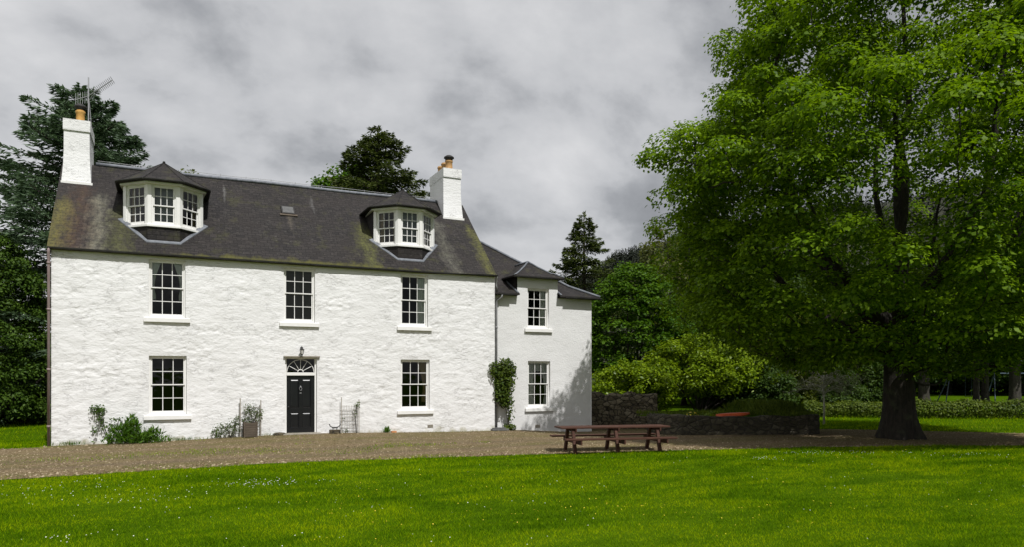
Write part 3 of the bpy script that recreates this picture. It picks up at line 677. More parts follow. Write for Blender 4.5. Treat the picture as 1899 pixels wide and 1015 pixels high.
def local(o, t, inward):
    t = Vector(t).normalized(); i = Vector(inward).normalized(); z = Vector((0, 0, 1))
    return Matrix(((t.x, i.x, z.x, o[0]), (t.y, i.y, z.y, o[1]), (t.z, i.z, z.z, o[2]), (0, 0, 0, 1)))
def sash_window(par, o, t, inward, w, h, cols=3, rows=(2, 2), inset=0.10, fr=0.055, top=0.055, lower=0.56, flat=False, name='window', look=None):
    "vertical sliding sash: box frame, outer upper sash, inner lower sash, bars and panes; look says what hangs behind"
    M = local(o, t, inward); f = MB(); y = inset
    f.box(0, fr, y, y+0.11, 0, h, M); f.box(w-fr, w, y, y+0.11, 0, h, M)
    f.box(fr, w-fr, y, y+0.11, h-top, h, M); f.box(fr, w-fr, y-0.004, y+0.12, 0, 0.06, M)
    root = f.build(name, MT['paint'], par, bevel=0.006); holder = par if flat else root
    zm = 0.06+(h-top-0.06)*lower
    panes = MB()
    for (z0, z1, yy, nr, brail, trail) in ((zm-0.035, h-top, y+0.018, rows[0], 0.038, 0.04), (0.06, zm, y+0.058, rows[1], 0.075, 0.038)):
        s = MB(); a, b = fr+0.002, w-fr-0.002
        s.box(a, a+0.042, yy, yy+0.036, z0, z1, M); s.box(b-0.042, b, yy, yy+0.036, z0, z1, M)
        s.box(a+0.042, b-0.042, yy+0.001, yy+0.035, z1-trail, z1-0.001, M); s.box(a+0.042, b-0.042, yy+0.001, yy+0.035, z0+0.001, z0+brail, M)
        ga, gb, gc, gd = a+0.042, b-0.042, z0+brail, z1-trail
        for i in range(1, cols): xx = ga+(gb-ga)*i/cols; s.box(xx-0.011, xx+0.011, yy+0.004, yy+0.030, gc, gd, M)
        for i in range(1, nr): zz = gc+(gd-gc)*i/nr; s.box(ga, gb, yy+0.006, yy+0.028, zz-0.011, zz+0.011, M)
        s.build('sash', MT['paint'], holder)
        panes.add([(ga, yy+0.017, gc), (gb, yy+0.017, gc), (gb, yy+0.017, gd), (ga, yy+0.017, gd)], [(0, 1, 2, 3)], M)
    panes.build('pane', MT['glass'], holder)
    for kind, x0, x1, z0, z1, mm in (look or []):
        c = MB()
        if kind == 'curtain' or kind == 'tied':
            n = 22; side = -1 if x0 < w/2-0.01 and x1 < w*0.75 else 1; vs = []; fs = []
            zs = np.linspace(z1, z0, 9)
            for q, zq in enumerate(zs):
                fr_ = q/8; wd = (x1-x0)*(1 if kind == 'curtain' else (1-0.62*math.sin(min(1, fr_*1.45)*math.pi/2)+(0.12 if fr_ > 0.75 else 0)))
                for i in range(n+1):
                    xx = (x0+wd*i/n) if side < 0 else (x1-wd*(1-i/n))
                    vs.append((xx, 0.22+0.03*math.sin(i*1.9)+0.01*math.sin(i*0.7+q), zq))
            for q in range(8):
                for i in range(n): k = q*(n+1)+i; fs.append((k, k+1, k+n+2, k+n+1))
            c.add(vs, fs, M); c.build('curtain', MT[mm], holder, smooth=True)
        else:
            c.box(x0, x1, 0.26, 0.275, z0, z1, M); c.build('blind', MT[mm], holder)
    return root
def sill(root, x0, x1, z, y, th=0.15, proud=0.10, over=0.15):
    s = MB(); s.add([(x0-over, y-proud, z-th), (x1+over, y-proud, z-th), (x1+over, y+0.02, z-th), (x0-over, y+0.02, z-th),
                     (x0-over, y-proud, z-0.025), (x1+over, y-proud, z-0.025), (x1+over, y+0.02, z-0.003), (x0-over, y+0.02, z-0.003)],
                    [(0, 3, 2, 1), (4, 5, 6, 7), (0, 1, 5, 4), (1, 2, 6, 5), (2, 3, 7, 6), (3, 0, 4, 7)])
    s.add([(x0+0.003, y+0.02, z-0.02), (x1-0.003, y+0.02, z-0.02), (x1-0.003, y+0.3, z-0.02), (x0+0.003, y+0.3, z-0.02),
           (x0+0.003, y+0.02, z+0.004), (x1-0.003, y+0.02, z+0.004), (x1-0.003, y+0.3, z+0.03), (x0+0.003, y+0.3, z+0.03)],
          [(4, 5, 6, 7), (0, 1, 5, 4)])
    s.build('sill', MT['sill'], root)
LOOK = dict(
    w1u=[('tied', 0.04, 0.37, 0.62, 1.92, 'curtain'), ('tied', 0.74, 1.07, 0.62, 1.92, 'curtain')],
    w2u=[('blind', 0.06, 1.04, 0.05, 1.95, 'blind')],
    w3u=[('curtain', 0.74, 1.06, 0.05, 1.92, 'curtain')],
    w1d=[], w3d=[('tied', 0.70, 1.12, 0.3, 1.9, 'curtain2')],
    wu=[('curtain', 0.68, 0.99, 0.05, 1.65, 'curtain')],
    wd=[('curtain', 0.03, 0.36, 0.05, 1.9, 'curtain'), ('tied', 0.66, 1.03, 0.05, 1.9, 'curtain'), ('blind', 0.06, 1.0, 1.55, 1.93, 'curtain')])
for k, (a, b, c, d) in list(HOLES.items())+list(WH.items()):
    if k == 'door': continue
    y = WY if k in WH else 0
    r = sash_window(house, (a, y, c), (1, 0, 0), (0, 1, 0), b-a, d-c, look=LOOK[k], lower=0.52 if k not in ('w2u',) else 0.54)
    sill(r, a, b, c, y)

# front door
a, b, c, d = HOLES['door']
df = MB(); y = 0.10
df.box(a, a+0.065, y, y+0.12, c, d); df.box(b-0.065, b, y, y+0.12, c, d); df.box(a+0.065, b-0.065, y, y+0.12, d-0.055, d); df.box(a+0.065, b-0.065, y-0.015, y+0.12, 2.25, 2.36)
door = df.build('front_door', MT['paint'], house, bevel=0.008)
x0, x1 = a+0.068, b-0.068; wv = x1-x0; lf = MB(); yl = y+0.045
zb, zt = c+0.012, 2.247
px = [(x0+0.12, x0+wv/2-0.05), (x0+wv/2+0.05, x1-0.12)]; pz = [(zb+0.17, zb+0.72), (zb+0.88, zt-0.13)]
def bars(mb, xs, zs, y0, y1):
    for p, q in xs:
        for r, s in zs: mb.box(p, q, y0, y1, r, s)
bars(lf, [(x0, px[0][0]), (px[0][1], px[1][0]), (px[1][1], x1)], [(zb, zt)], yl, yl+0.045)
bars(lf, px, [(zb, pz[0][0]), (pz[0][1], pz[1][0]), (pz[1][1], zt)], yl+0.0008, yl+0.0442)
for p, q in px:
    for r, s in pz:
        lf.box(p, q, yl+0.028, yl+0.040, r, s)
        lf.add([(p+0.01, yl+0.027, r+0.01), (q-0.01, yl+0.027, r+0.01), (q-0.01, yl+0.027, s-0.01), (p+0.01, yl+0.027, s-0.01),
                (p+0.06, yl+0.006, r+0.055), (q-0.06, yl+0.006, r+0.055), (q-0.06, yl+0.006, s-0.055), (p+0.06, yl+0.006, s-0.055)],
               [(4, 5, 6, 7), (0, 1, 5, 4), (1, 2, 6, 5), (2, 3, 7, 6), (3, 0, 4, 7)])
lf.build('door_leaf', MT['black'], door)
kn = MB(); cxk = (x0+x1)/2
kn.tube([(cxk+0.045*math.sin(q), yl-0.03, 1.83-0.06+0.06*math.cos(q)) for q in np.linspace(0, 2*math.pi, 13)], 0.009, 6); kn.lathe([(0.0, 0), (0.03, 0.0), (0.03, 0.02), (0, 0.03)], 10, Matrix.Translation((cxk, yl-0.002, 1.85)) @ Matrix.Rotation(R_(90), 4, 'X'))
kn.build('knocker', MT['alu'], door, smooth=True)
MB().box(cxk-0.035, cxk+0.035, yl-0.012, yl+0.002, 1.60, 1.63).build('key_plate', MT['alu'], door)
kb = MB(); kb.lathe([(0, 0), (0.012, 0), (0.012, 0.03), (0.03, 0.045), (0.03, 0.06), (0, 0.07)], 12, Matrix.Translation((x0+0.06, yl, 1.12)) @ Matrix.Rotation(R_(90), 4, 'X')); kb.build('handle', MT['iron'], door, smooth=True)
# fanlight: half sunburst of white bars over dark glass
fl = MB(); fz = 2.362; rr = wv/2-0.01; hh = d-0.06-fz
ell = lambda q, s: (cxk+math.cos(q)*rr*s, y+0.055, fz+0.015+math.sin(q)*(hh-0.03)*s)
fl.tube([ell(q, 0.985) for q in np.linspace(0, math.pi, 25)], 0.013, 6); fl.tube([ell(q, 0.20) for q in np.linspace(0, math.pi, 13)], 0.016, 6)
for i in range(1, 6): q = math.pi*i/6; fl.tube([ell(q, 0.2), ell(q, 0.98)], 0.0115, 6)
fl.build('fanlight_bars', MT['paint'], door, smooth=True)
MB().add([(x0, y+0.075, 2.362), (x1, y+0.075, 2.362), (x1, y+0.075, d-0.055), (x0, y+0.075, d-0.055)], [(0, 1, 2, 3)]).build('pane', MT['glass'], door)
MB().box(a-0.06, b+0.10, -0.085, 0.03, d-0.005, d+0.05).build('lintel', MT['step'], house, bevel=0.01)
st = MB(); st.box(a-0.12, b+0.12, -0.38, 0.20, 0.0, c+0.005); st.build('door_step', MT['step'], house, bevel=0.015)

# main roof: two slated slopes with a slight sag
def slope(nm, pts_fn, nx, ny, m, th=0.07, par=None):
    vs = []; fs = []
    for i in range(nx+1):
        for j in range(ny+1):
            p = Vector(pts_fn(i/nx, j/ny)); vs.append(p)
    n = len(vs)
    fs = [(i*(ny+1)+j, (i+1)*(ny+1)+j, (i+1)*(ny+1)+j+1, i*(ny+1)+j+1) for i in range(nx) for j in range(ny)]
    vs += [p-Vector((0, 0, th)) for p in vs]
    fs += [(f[3]+n, f[2]+n, f[1]+n, f[0]+n) for f in fs]
    for i in range(nx): q = i*(ny+1); fs.append((q+ny+1, q, q+n, q+ny+1+n)); q = i*(ny+1)+ny; fs.append((q, q+ny+1, q+ny+1+n, q+n))
    for j in range(ny): q = j; fs.append((q, q+1, q+1+n, q+n)); q = nx*(ny+1)+j; fs.append((q+1, q, q+n, q+1+n))
    return vs, fs
sag = lambda x, y: 0.02*(float(fbm(x*0.5, y*0.9, 51, 3))-0.45) + 0.012*(float(vnoise(x*2.4, y*2.4, 55))-.5)
rf = MB()
rf.add(*slope('f', lambda u, v: (-0.11+(LX+0.17)*u, -0.13+(RY+0.13)*v, roofz(-0.13+(RY+0.13)*v)+sag(u*15, v*5)*min(1, v*8)), 60, 20, None))
rf.add(*slope('b', lambda u, v: (LX+0.06-(LX+0.17)*u, 2*RY+0.13-(RY+0.13)*v, roofz(-0.13+(RY+0.13)*v)), 20, 6, None))
main_roof = rf.build('roof', MT['slate'], house, uv=True)
rd = MB()
xsr = np.linspace(0.95, 14.2, 28); rd.tube([(x, RY, roofz(RY)+0.03+0.012*math.sin(x*1.1)) for x in xsr], 0.075, 8)
rd.build('ridge_lead', MT['lead'], house, smooth=True)
wr = MB(); wr.tube([(x, RY, roofz(RY)+0.16+0.01*math.sin(x*2)) for x in np.linspace(1.0, 14.1, 20)], 0.009, 5)
for x in np.linspace(1.4, 13.8, 14): wr.tube([(x, RY, roofz(RY)+0.08), (x, RY, roofz(RY)+0.20)], 0.008, 5)
wr.build('ridge_wire', MT['pipe'], house)
gt = MB()
def gutter(mb, p, q, r=0.058):
    p = Vector(p); q = Vector(q); n = 8; t = (q-p).normalized(); s = t.cross(Vector((0, 0, 1))).normalized(); vs = []; fs = []
    for e in (p, q):
        for rr_ in (r, r-0.008):
            for k in range(n+1): a_ = math.pi+math.pi*k/n; vs.append(e+s*math.cos(a_)*rr_+Vector((0, 0, math.sin(a_)*rr_)))
    m_ = n+1
    for k in range(n): fs += [(k, k+1, 2*m_+k+1, 2*m_+k), (m_+k+1, m_+k, 3*m_+k, 3*m_+k+1), (k+1, k, m_+k, m_+k+1), (2*m_+k, 2*m_+k+1, 3*m_+k+1, 3*m_+k)]
    fs += [(0, 2*m_, 3*m_, m_), (n, m_+n, 3*m_+n, 2*m_+n)]
    mb.add(vs, fs)
gutter(gt, (-0.1, -0.17, 6.335), (LX+0.06, -0.17, 6.335)); gt.build('gutter', MT['gutter'], house, smooth=False)
gw = MB(); gutter(gw, (LX+0.12, 0.0, 5.62), (16.22, 0.0, 5.62)); gw.build('wing_gutter', MT['gutter'], house)
gw = MB(); gutter(gw, (18.75, 0.0, 5.62), (20.5, 0.0, 5.62)); gw.build('wing_gutter', MT['gutter'], house)
dp = MB(); dp.tube([(-0.05, -0.17, 6.30), (-0.06, -0.12, 6.15), (-0.06, -0.08, 5.9), (-0.06, -0.08, 0.0)], 0.042, 10)
for z in (0.6, 2.4, 4.3, 5.8): dp.tube([(-0.06, -0.08, z), (-0.06, -0.08, z+0.07)], 0.054, 10)
dp.build('downpipe', MT['pipe2'], house, smooth=True)
dp = MB(); dp.tube([(15.72, 0.0, 5.58), (15.70, 0.06, 5.46), (15.56, 0.16, 5.36), (15.55, 0.20, 5.2), (15.55, 0.20, 0.05)], 0.042, 10)
for z in (0.9, 2.6, 4.2): dp.tube([(15.55, 0.20, z), (15.55, 0.20, z+0.07)], 0.054, 10)
dp.tube([(LX+0.05, -0.12, 6.30), (LX+0.08, 0.0, 6.2), (LX+0.1, 0.08, 5.95), (LX+0.16, 0.10, 5.72)], 0.04, 10)
dp.build('downpipe', MT['pipe'], house, smooth=True)
for (x, y, z) in ((12.62, -0.012, 0.28), (17.5, WY-0.012, 0.12)):
    vt = MB()
    vt.box(x-0.11, x+0.11, y-0.015, y+0.02, z-0.06, z+0.06)
    for k in range(4): vt.box(x-0.1, x+0.1, y-0.022, y-0.0155, z-0.045+k*0.027, z-0.032+k*0.027)
    vt.build('wall_vent', MT['step'], house)

# chimneys
def chimney(x0, x1, y0, y1, z1, pots, flare):
    ch = MB(); zb_ = roofz(y0)-0.25; zlow = zb_-0.1
    def ring(z, g_): return [(x0-g_*flare[0], y0-g_, z), (x1+g_*flare[1], y0-g_, z), (x1+g_*flare[1], y1+g_, z), (x0-g_*flare[0], y1+g_, z)]
    zs = [(zlow, 0.10), (roofz(y0)+0.02, 0.09), (roofz(y0)+0.5, 0.03), (roofz(y0)+1.0, 0.0), (z1-0.42, -0.01), (z1-0.40, -0.01), (z1-0.395, 0.035), (z1-0.34, 0.04), (z1, 0.035)]
    vs = []; 
    N_ = 14
    for z, g_ in zs:
        r = ring(z, g_)
        for k in range(4):
            for i in range(N_):
                p = Vector(r[k]).lerp(Vector(r[(k+1) % 4]), i/N_); q = 0.02*(float(fbm(p.x*3+p.y*3, z*4, 61))-.5); vs.append((p.x+q, p.y+q, p.z+q*0.4))
    n = 4*N_; fs = [(i*n+k, i*n+(k+1) % n, (i+1)*n+(k+1) % n, (i+1)*n+k) for i in range(len(zs)-1) for k in range(n)]
    fs.append(tuple(range((len(zs)-1)*n, len(zs)*n))); ch.add(vs, fs)
    c = ch.build('chimney', MT['wash'], house)
    fl_ = MB(); g_ = 0.13; yb = y0-0.16
    fl_.box(x0-0.07, x1+0.10, yb, y0-0.05, roofz(yb)-0.05, roofz(yb)+0.085); fl_.build('flashing', MT['sill'], c)
    for (x, y, r, h, mm, cowl) in pots:
        p = MB().lathe([(r*1.15, z1-0.03), (r*1.15, z1+0.06), (r*0.95, z1+0.09), (r*0.88, z1+h*0.75), (r*1.02, z1+h*0.8), (r*1.05, z1+h*0.9), (r*0.9, z1+h*0.92), (r*0.9, z1+h), (r*0.6, z1+h), (r*0.55, z1+h*0.7)], 14, Matrix.Translation((x, y, 0)))
        p.build('chimney_pot', MT[mm], c, smooth=True)
        if cowl:
            q = MB().lathe([(r*0.95, z1+h-0.02), (r*1.0, z1+h+0.05), (r*1.35, z1+h+0.08), (r*1.3, z1+h+0.13), (r*0.7, z1+h+0.2), (r*0.1, z1+h+0.22)], 14, Matrix.Translation((x, y, 0))); q.build('cowl', MT['soot'], c, smooth=True)
    return c
chimney(0.02, 0.82, 2.85, 4.45, 11.36, [(0.46, 3.65, 0.155, 0.62, 'pot', True)], (0.5, 0.6))
chimney(14.24, 15.06, 2.95, 4.75, 11.40, [(14.62, 3.28, 0.17, 0.46, 'pot2', True), (14.62, 3.80, 0.17, 0.46, 'pot2', False), (14.62, 4.32, 0.16, 0.44, 'pot2', False)], (0.3, 0.6))

# bay dormers
def dormer(cx, seed):
    w2, ds = 0.50, 0.77; yf, yb = 0.40, 1.17; sz, hz = 7.35, 8.90
    P = [(cx-w2-ds, yb), (cx-w2, yf), (cx+w2, yf), (cx+w2+ds, yb)]
    fr = MB()
    def prism(pl, z0, z1): 
        n = len(pl); fr.add([(x, y, z0) for x, y in pl]+[(x, y, z1) for x, y in pl], [tuple(range(n-1, -1, -1)), tuple(range(n, 2*n))]+[(i, (i+1) % n, n+(i+1) % n, n+i) for i in range(n)])
    # sill band and head band following the bay, corner posts between the sashes
    def off(d):   # the plan moved outward by d
        k = math.tan(R_(22.5))*d; s2 = d/math.sqrt(2)
        return [(P[0][0]-s2, P[0][1]-s2), (P[1][0]-k, P[1][1]-d), (P[2][0]+k, P[2][1]-d), (P[3][0]+s2, P[3][1]-s2)]
    for z0, z1, d in ((sz-0.02, sz+0.055, 0.05), (hz-0.13, hz-0.002, 0.0)):
        prism(off(d)+off(-0.16)[::-1], z0, z1)
    for i in range(3):
        A = Vector((*P[i], 0)); B = Vector((*P[i+1], 0)); L = (B-A).length; t = (B-A).normalized(); inn_ = Vector((-t.y, t.x, 0)); M = local((A.x, A.y, 0), t, inn_)
        pw = 0.125
        for e0, e1 in ((0.0, pw), (L-pw, L)): fr.box(e0, e1, 0.004, 0.14, sz+0.055, hz-0.13, M)
    d = fr.build('dormer', MT['paint'], house, bevel=0.008)
    for i in range(3):
        A = Vector((*P[i], 0)); B = Vector((*P[i+1], 0)); L = (B-A).length; t = (B-A).normalized(); inn_ = Vector((-t.y, t.x, 0)); o = A+t*0.125
        ww = L-0.25
        lk = [('curtain', 0.02, 0.24, 0.0, 1.3, 'curtain2'), ('curtain', ww-0.2, ww-0.02, 0.0, 1.3, 'curtain2')] if i != 1 else [('blind', 0.02, ww-0.02, 0.05, 1.32, 'gblind')]
        sash_window(d, (o.x, o.y, sz+0.055), t, inn_, ww, hz-0.13-sz-0.055, inset=0.045, fr=0.045, top=0.05, lower=0.5, flat=True, name='window_frame', look=lk)
    ap = MB()   # slate-hung apron down to the roof, and cheeks back into it
    rb = lambda y: roofz(y)-0.06
    q = [(P[0][0]+0.015, P[0][1]+0.005), (P[1][0]+0.004, P[1][1]+0.012), (P[2][0]-0.004, P[2][1]+0.012), (P[3][0]-0.015, P[3][1]+0.005)]
    for i in range(3):
        n = 6
        for k in range(n):
            a_, b_ = [tuple(np.array(q[i])+(np.array(q[i+1])-np.array(q[i]))*s) for s in (k/n, (k+1)/n)]
            ap.add([(*a_, min(rb(a_[1]), sz-0.03)), (*b_, min(rb(b_[1]), sz-0.03)), (*b_, sz-0.021), (*a_, sz-0.021)], [(0, 1, 2, 3)])
    for sx, p in ((-1, P[0]), (1, P[3])):
        ye = (hz-EZ)/RK+0.12; x_ = p[0]+sx*-0.006
        f = (0, 1, 2, 3) if sx < 0 else (3, 2, 1, 0)
        ap.add([(x_, p[1]+0.03, rb(p[1])), (x_, ye, rb(ye)), (x_, ye, hz), (x_, p[1]+0.03, hz)], [f if sx > 0 else f[::-1]])
    ap.build('slate_cheek', MT['slate2'], d, uv=True)
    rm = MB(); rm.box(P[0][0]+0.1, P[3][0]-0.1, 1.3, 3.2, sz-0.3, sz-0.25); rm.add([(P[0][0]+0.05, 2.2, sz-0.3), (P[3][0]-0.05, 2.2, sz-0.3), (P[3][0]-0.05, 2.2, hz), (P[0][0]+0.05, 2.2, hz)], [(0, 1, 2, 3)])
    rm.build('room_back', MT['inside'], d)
    # piended roof: bell-cast, three front facets, two sides and a short ridge running back
    ov = 0.27; ez = hz+0.0; e = off(ov); ysb = (ez-EZ)/RK+0.2
    ap_ = Vector((cx, 1.42, 9.80)); rg = Vector((cx, (9.80-EZ)/RK+0.15, 9.80))
    E = [Vector((e[0][0]-0.0, ysb, ez))]+[Vector((*p, ez)) for p in e]+[Vector((e[3][0]+0.0, ysb, ez))]
    tops = [rg, ap_, ap_, ap_, ap_, rg]; rr_ = MB()
    def ln(s, a_, b_):   # eased so that the eaves kick out
        p = a_.lerp(b_, s); p.z = a_.z+(b_.z-a_.z)*(0.95*s+0.05*s*s); return p
    S = [0, 0.12, 0.25, 0.4, 0.55, 0.7, 0.85, 1.0]
    rows_ = [[ln(s, E[i], tops[i]) for i in range(6)] for s in S]
    vs = [p for r in rows_ for p in r]+[p-Vector((0, 0, 0.055)) for p in rows_[0]]
    fs = [(j*6+i, j*6+i+1, (j+1)*6+i+1, (j+1)*6+i) for j in range(len(S)-1) for i in range(5)]
    o_ = len(S)*6; fs += [(o_+i, o_+i+1, i+1, i) for i in range(5)]+[tuple(o_+i for i in range(5, -1, -1))]
    rr_.add(vs, fs); rr_.build('dormer_roof', MT['slate2'], d, uv=True)
    sf = MB(); k = off(0.13); prs = [(P[0][0]-0.0, 2.5)]+k[:1]+k[1:3]+k[3:]+[(P[3][0], 2.5)]
    sf.add([(x, y, ez-0.062) for x, y in prs]+[(x, y, ez-0.115) for x, y in prs], [(i, i+6, i+7, i+1) for i in range(5)]+[(0, 1, 2, 3, 4, 5), (11, 10, 9, 8, 7, 6)]); sf.build('fascia', MT['paint'], d)
    gu = MB(); kk = off(ov+0.03)
    for i in range(3): gutter(gu, (*kk[i], ez-0.01), (*kk[i+1], ez-0.01), 0.04)
    for sgn, i in ((-1, 0), (1, 3)): gutter(gu, (kk[i][0], kk[i][1], ez-0.01), (kk[i][0], ysb-0.25, ez-0.01), 0.04)
    gu.build('gutter', MT['gutter'], d)
    fz_ = MB()   # lead apron where the bay meets the roof
    m_ = off(0.07); n_ = off(0.01)
    T_ = [(P[0][0]-0.16, yb+0.05)]+[m_[1], m_[2]]+[(P[3][0]+0.16, yb+0.05)]; B_ = [(P[0][0], yb+0.10)]+[n_[1], n_[2]]+[(P[3][0], yb+0.10)]
    fz_.add([(x, y, roofz(y)+0.03) for x, y in T_]+[(x, y, roofz(y)+0.045) for x, y in B_]+[(x, y, roofz(y)+0.0) for x, y in T_], [(0, 1, 5, 4), (1, 2, 6, 5), (2, 3, 7, 6), (8, 9, 1, 0), (9, 10, 2, 1), (10, 11, 3, 2)]); fz_.build('flashing', MT['lead'], d)
    hp = MB()
    for i in (1, 2, 3, 4): hp.tube([rows_[j][i]+Vector((0, 0, 0.004)) for j in range(len(S))], 0.016, 5)
    hp.tube([ap_+Vector((0, -0.03, 0.01)), rg], 0.05, 6); hp.build('hip_lead', MT['slate2'], d)
    return d
dormer(3.22, 0); dormer(11.94, 1)

# skylight
sk = MB(); M = Matrix.Translation((7.58, 2.33, roofz(2.33)+0.02)) @ Matrix.Rotation(math.atan(RK), 4, 'X')
sk.box(-0.25, 0.25, -0.26, 0.26, -0.03, 0.06, M); s_ = sk.build('skylight', MT['soot'], house)
MB().add([(-0.20, -0.21, 0.064), (0.20, -0.21, 0.064), (0.20, 0.21, 0.064), (-0.20, 0.21, 0.064)], [(0, 1, 2, 3)], M).build('pane', MT['hose'], s_)
MB().box(-0.33, 0.33, -0.36, -0.262, -0.01, 0.035, M).build('flashing', MT['crate'], s_)

# wing roof: bell-cast hip
wz = lambda k: 5.66 + 0.52*min(k, 1.0) + 0.10*0 + (0.765*(k-1.0) if k > 1 else 0)
XE, Y0, KM = 20.44, 0.03, 4.95
KS = [0, 0.25, 0.5, 0.75, 1.0, 1.4, 2.0, 2.8, 3.6, 4.3, KM]
wrf = MB()
vs = []; fs = []; XL = LX-0.28
for k in KS: vs += [(XL, Y0+k, wz(k)), (XE-k, Y0+k, wz(k)), (XE-k, Y0+2*KM-k, wz(k)), (XL, Y0+2*KM-k, wz(k))]
for i in range(len(KS)-1):
    for j in range(3): fs.append((i*4+j, i*4+j+1, i*4+4+j+1, i*4+4+j))
# the wall-head dormer breaks the eaves: the front slope starts behind it
DK = 1.35; o_ = len(vs)
front_faces = [f for f in fs if f[1] % 4 == 1 and f[0] % 4 == 0]
fs = [f for f in fs if f not in front_faces]
for i in range(len(KS)-1):
    k0, k1 = KS[i], KS[i+1]
    segs = [(XL, lambda k: DX0+0.02), (DX1-0.02, lambda k: XE-k)] if k1 <= 1.0 else [(XL, lambda k: XE-k)]
    for xl, xr in segs:
        o_ = len(vs); vs += [(xl, Y0+k0, wz(k0)), (xr(k0), Y0+k0, wz(k0)), (xr(k1), Y0+k1, wz(k1)), (xl, Y0+k1, wz(k1))]; fs.append((o_, o_+1, o_+2, o_+3))
# eaves edge and soffit
for xl, xr in ((XL, DX0+0.02), (DX1-0.02, XE)):
    o_ = len(vs); vs += [(xl, Y0, 5.66), (xr, Y0, 5.66), (xr, Y0, 5.60), (xl, Y0, 5.60), (xr, 0.62, 5.60), (xl, 0.62, 5.60)]; fs += [(o_+3, o_+2, o_+1, o_), (o_+5, o_+4, o_+2, o_+3)]
o_ = len(vs); vs += [(XE, Y0, 5.66), (XE, Y0+2*KM, 5.66), (XE, Y0+2*KM, 5.60), (XE, Y0, 5.60), (19.9, Y0+2*KM, 5.60), (19.9, Y0, 5.60)]; fs += [(o_+3, o_+2, o_+1, o_), (o_+5, o_+4, o_+2, o_+3)]
wrf.add(vs, fs); wrf.build('wing_roof', MT['slate2'], house, uv=True)
hl = MB(); hl.tube([(XE-k, Y0+k, wz(k)+0.03) for k in KS], 0.06, 7); hl.build('hip_lead', MT['lead'], house, smooth=True)
# wing wall-head dormer roof and cheeks
dz = 6.42; X0, X1 = DX0-0.24, DX1+0.20; xm = (X0+X1)/2; yfront = 0.06
kb_ = 1+(dz-wz(1))/0.765
ridge_z = 7.22; ky = 1+(ridge_z-wz(1))/0.765+0.1
dr = MB(); SS = [0, 0.2, 0.4, 0.7, 1.0]; rows_ = []
E = [Vector((X0, Y0+kb_+0.15, dz)), Vector((X0, yfront, dz)), Vector((X1, yfront, dz)), Vector((X1, Y0+kb_+0.15, dz))]
Tp = [Vector((xm, Y0+ky, ridge_z)), Vector((xm, 1.15, ridge_z)), Vector((xm, 1.15, ridge_z)), Vector((xm, Y0+ky, ridge_z))]
for s in SS:
    r = []
    for a_, b_ in zip(E, Tp): p = a_.lerp(b_, s); p.z = a_.z+(b_.z-a_.z)*(0.75*s+0.25*s*s); r.append(p)
    rows_.append(r)
vs = [p for r in rows_ for p in r]+[p-Vector((0, 0, 0.06)) for p in rows_[0]]; fs = [(j*4+i, j*4+i+1, (j+1)*4+i+1, (j+1)*4+i) for j in range(len(SS)-1) for i in range(3)]
o_ = len(SS)*4; fs += [(o_+i, o_+i+1, i+1, i) for i in range(3)]+[(o_+3, o_+2, o_+1, o_)]
dr.add(vs, fs); wd_ = dr.build('wing_dormer_roof', MT['slate2'], house, uv=True)
for sx, x_ in ((-1, DX0+0.001), (1, DX1-0.001)):
    ck = MB(); yb_ = Y0+kb_+0.3; ck.add([(x_, WY+0.34, 5.5), (x_, yb_, 6.2), (x_, yb_, dz-0.03), (x_, WY+0.34, dz-0.03)], [(3, 2, 1, 0) if sx < 0 else (0, 1, 2, 3)])
    ck.add([(x_, WY-0.0, 5.56), (x_, WY+0.34, 5.5), (x_, WY+0.34, dz-0.03), (x_, WY-0.0, dz-0.03)], [(3, 2, 1, 0) if sx < 0 else (0, 1, 2, 3)])
    ck.build('slate_cheek', MT['slate2'], wd_, uv=True)
hl = MB()
for i in (1, 2): hl.tube([rows_[j][i]+Vector((0, 0, 0.02)) for j in range(len(SS))], 0.04, 6)
hl.tube([Tp[1]+Vector((0, 0, 0.02)), Tp[0]+Vector((0, 0, 0.02))], 0.045, 6)
vl = [(X0+0.02, Y0+k, wz(k)+0.03) for k in (0.0, 0.3, 0.7, 1.0, 1.3)]
hl.tube([(DX0-0.05, Y0+k, wz(k)+0.025) for k in (0.0, 0.3, 0.7, 1.0, 1.3)], 0.04, 6); hl.tube([(DX1+0.05, Y0+k, wz(k)+0.025) for k in (0.0, 0.3, 0.7, 1.0, 1.3)], 0.04, 6)
hl.build('hip_lead', MT['lead'], wd_, smooth=True)
gu = MB(); gutter(gu, (X0, yfront-0.03, dz-0.03), (X1, yfront-0.03, dz-0.03), 0.05); gu.build('gutter', MT['gutter'], wd_)

# ------------------------------------------------------------------ things on and by the house
ae = empty('tv_aerial', (0.66, 4.30, 9.6), 0, 'thin television aerial on a mast strapped to the back of the left chimney', 'aerial')
MB().tube([(0, 0, -0.1), (0, 0, 3.85)], 0.022, 7).build('mast', MT['alu'], ae)
ya = MB(); p0 = Vector((0.02, -0.05, 3.15)); p1 = Vector((0.80, -0.25, 3.80)); ya.tube([p0, p1], 0.014, 6)
side_ = (p1-p0).cross(Vector((0, 1, 0.0))).normalized(); up_ = Vector((0.25, 0.9, -0.2)).normalized()
for i in range(14): c_ = p0.lerp(p1, 0.15+0.85*i/13); ya.tube([c_-up_*0.17+side_*0.03, c_+up_*0.17-side_*0.03], 0.009, 4); ya.tube([c_-side_*0.09, c_+side_*0.02], 0.010, 4)
ya.tube([(0, 0, 2.95), p0.lerp(p1, 0.25)], 0.012, 5); ya.build('antenna', MT['alu'], ae)
gr_ = MB()
for i in range(6): gr_.tube([(-0.42+i*0.075, 0.05, 2.75+0.03*i), (-0.42+i*0.075, 0.05, 3.2+0.03*i)], 0.008, 4)
gr_.tube([(-0.45, 0.05, 2.95), (0, 0, 3.15)], 0.012, 5); gr_.build('small_antenna', MT['alu'], ae)
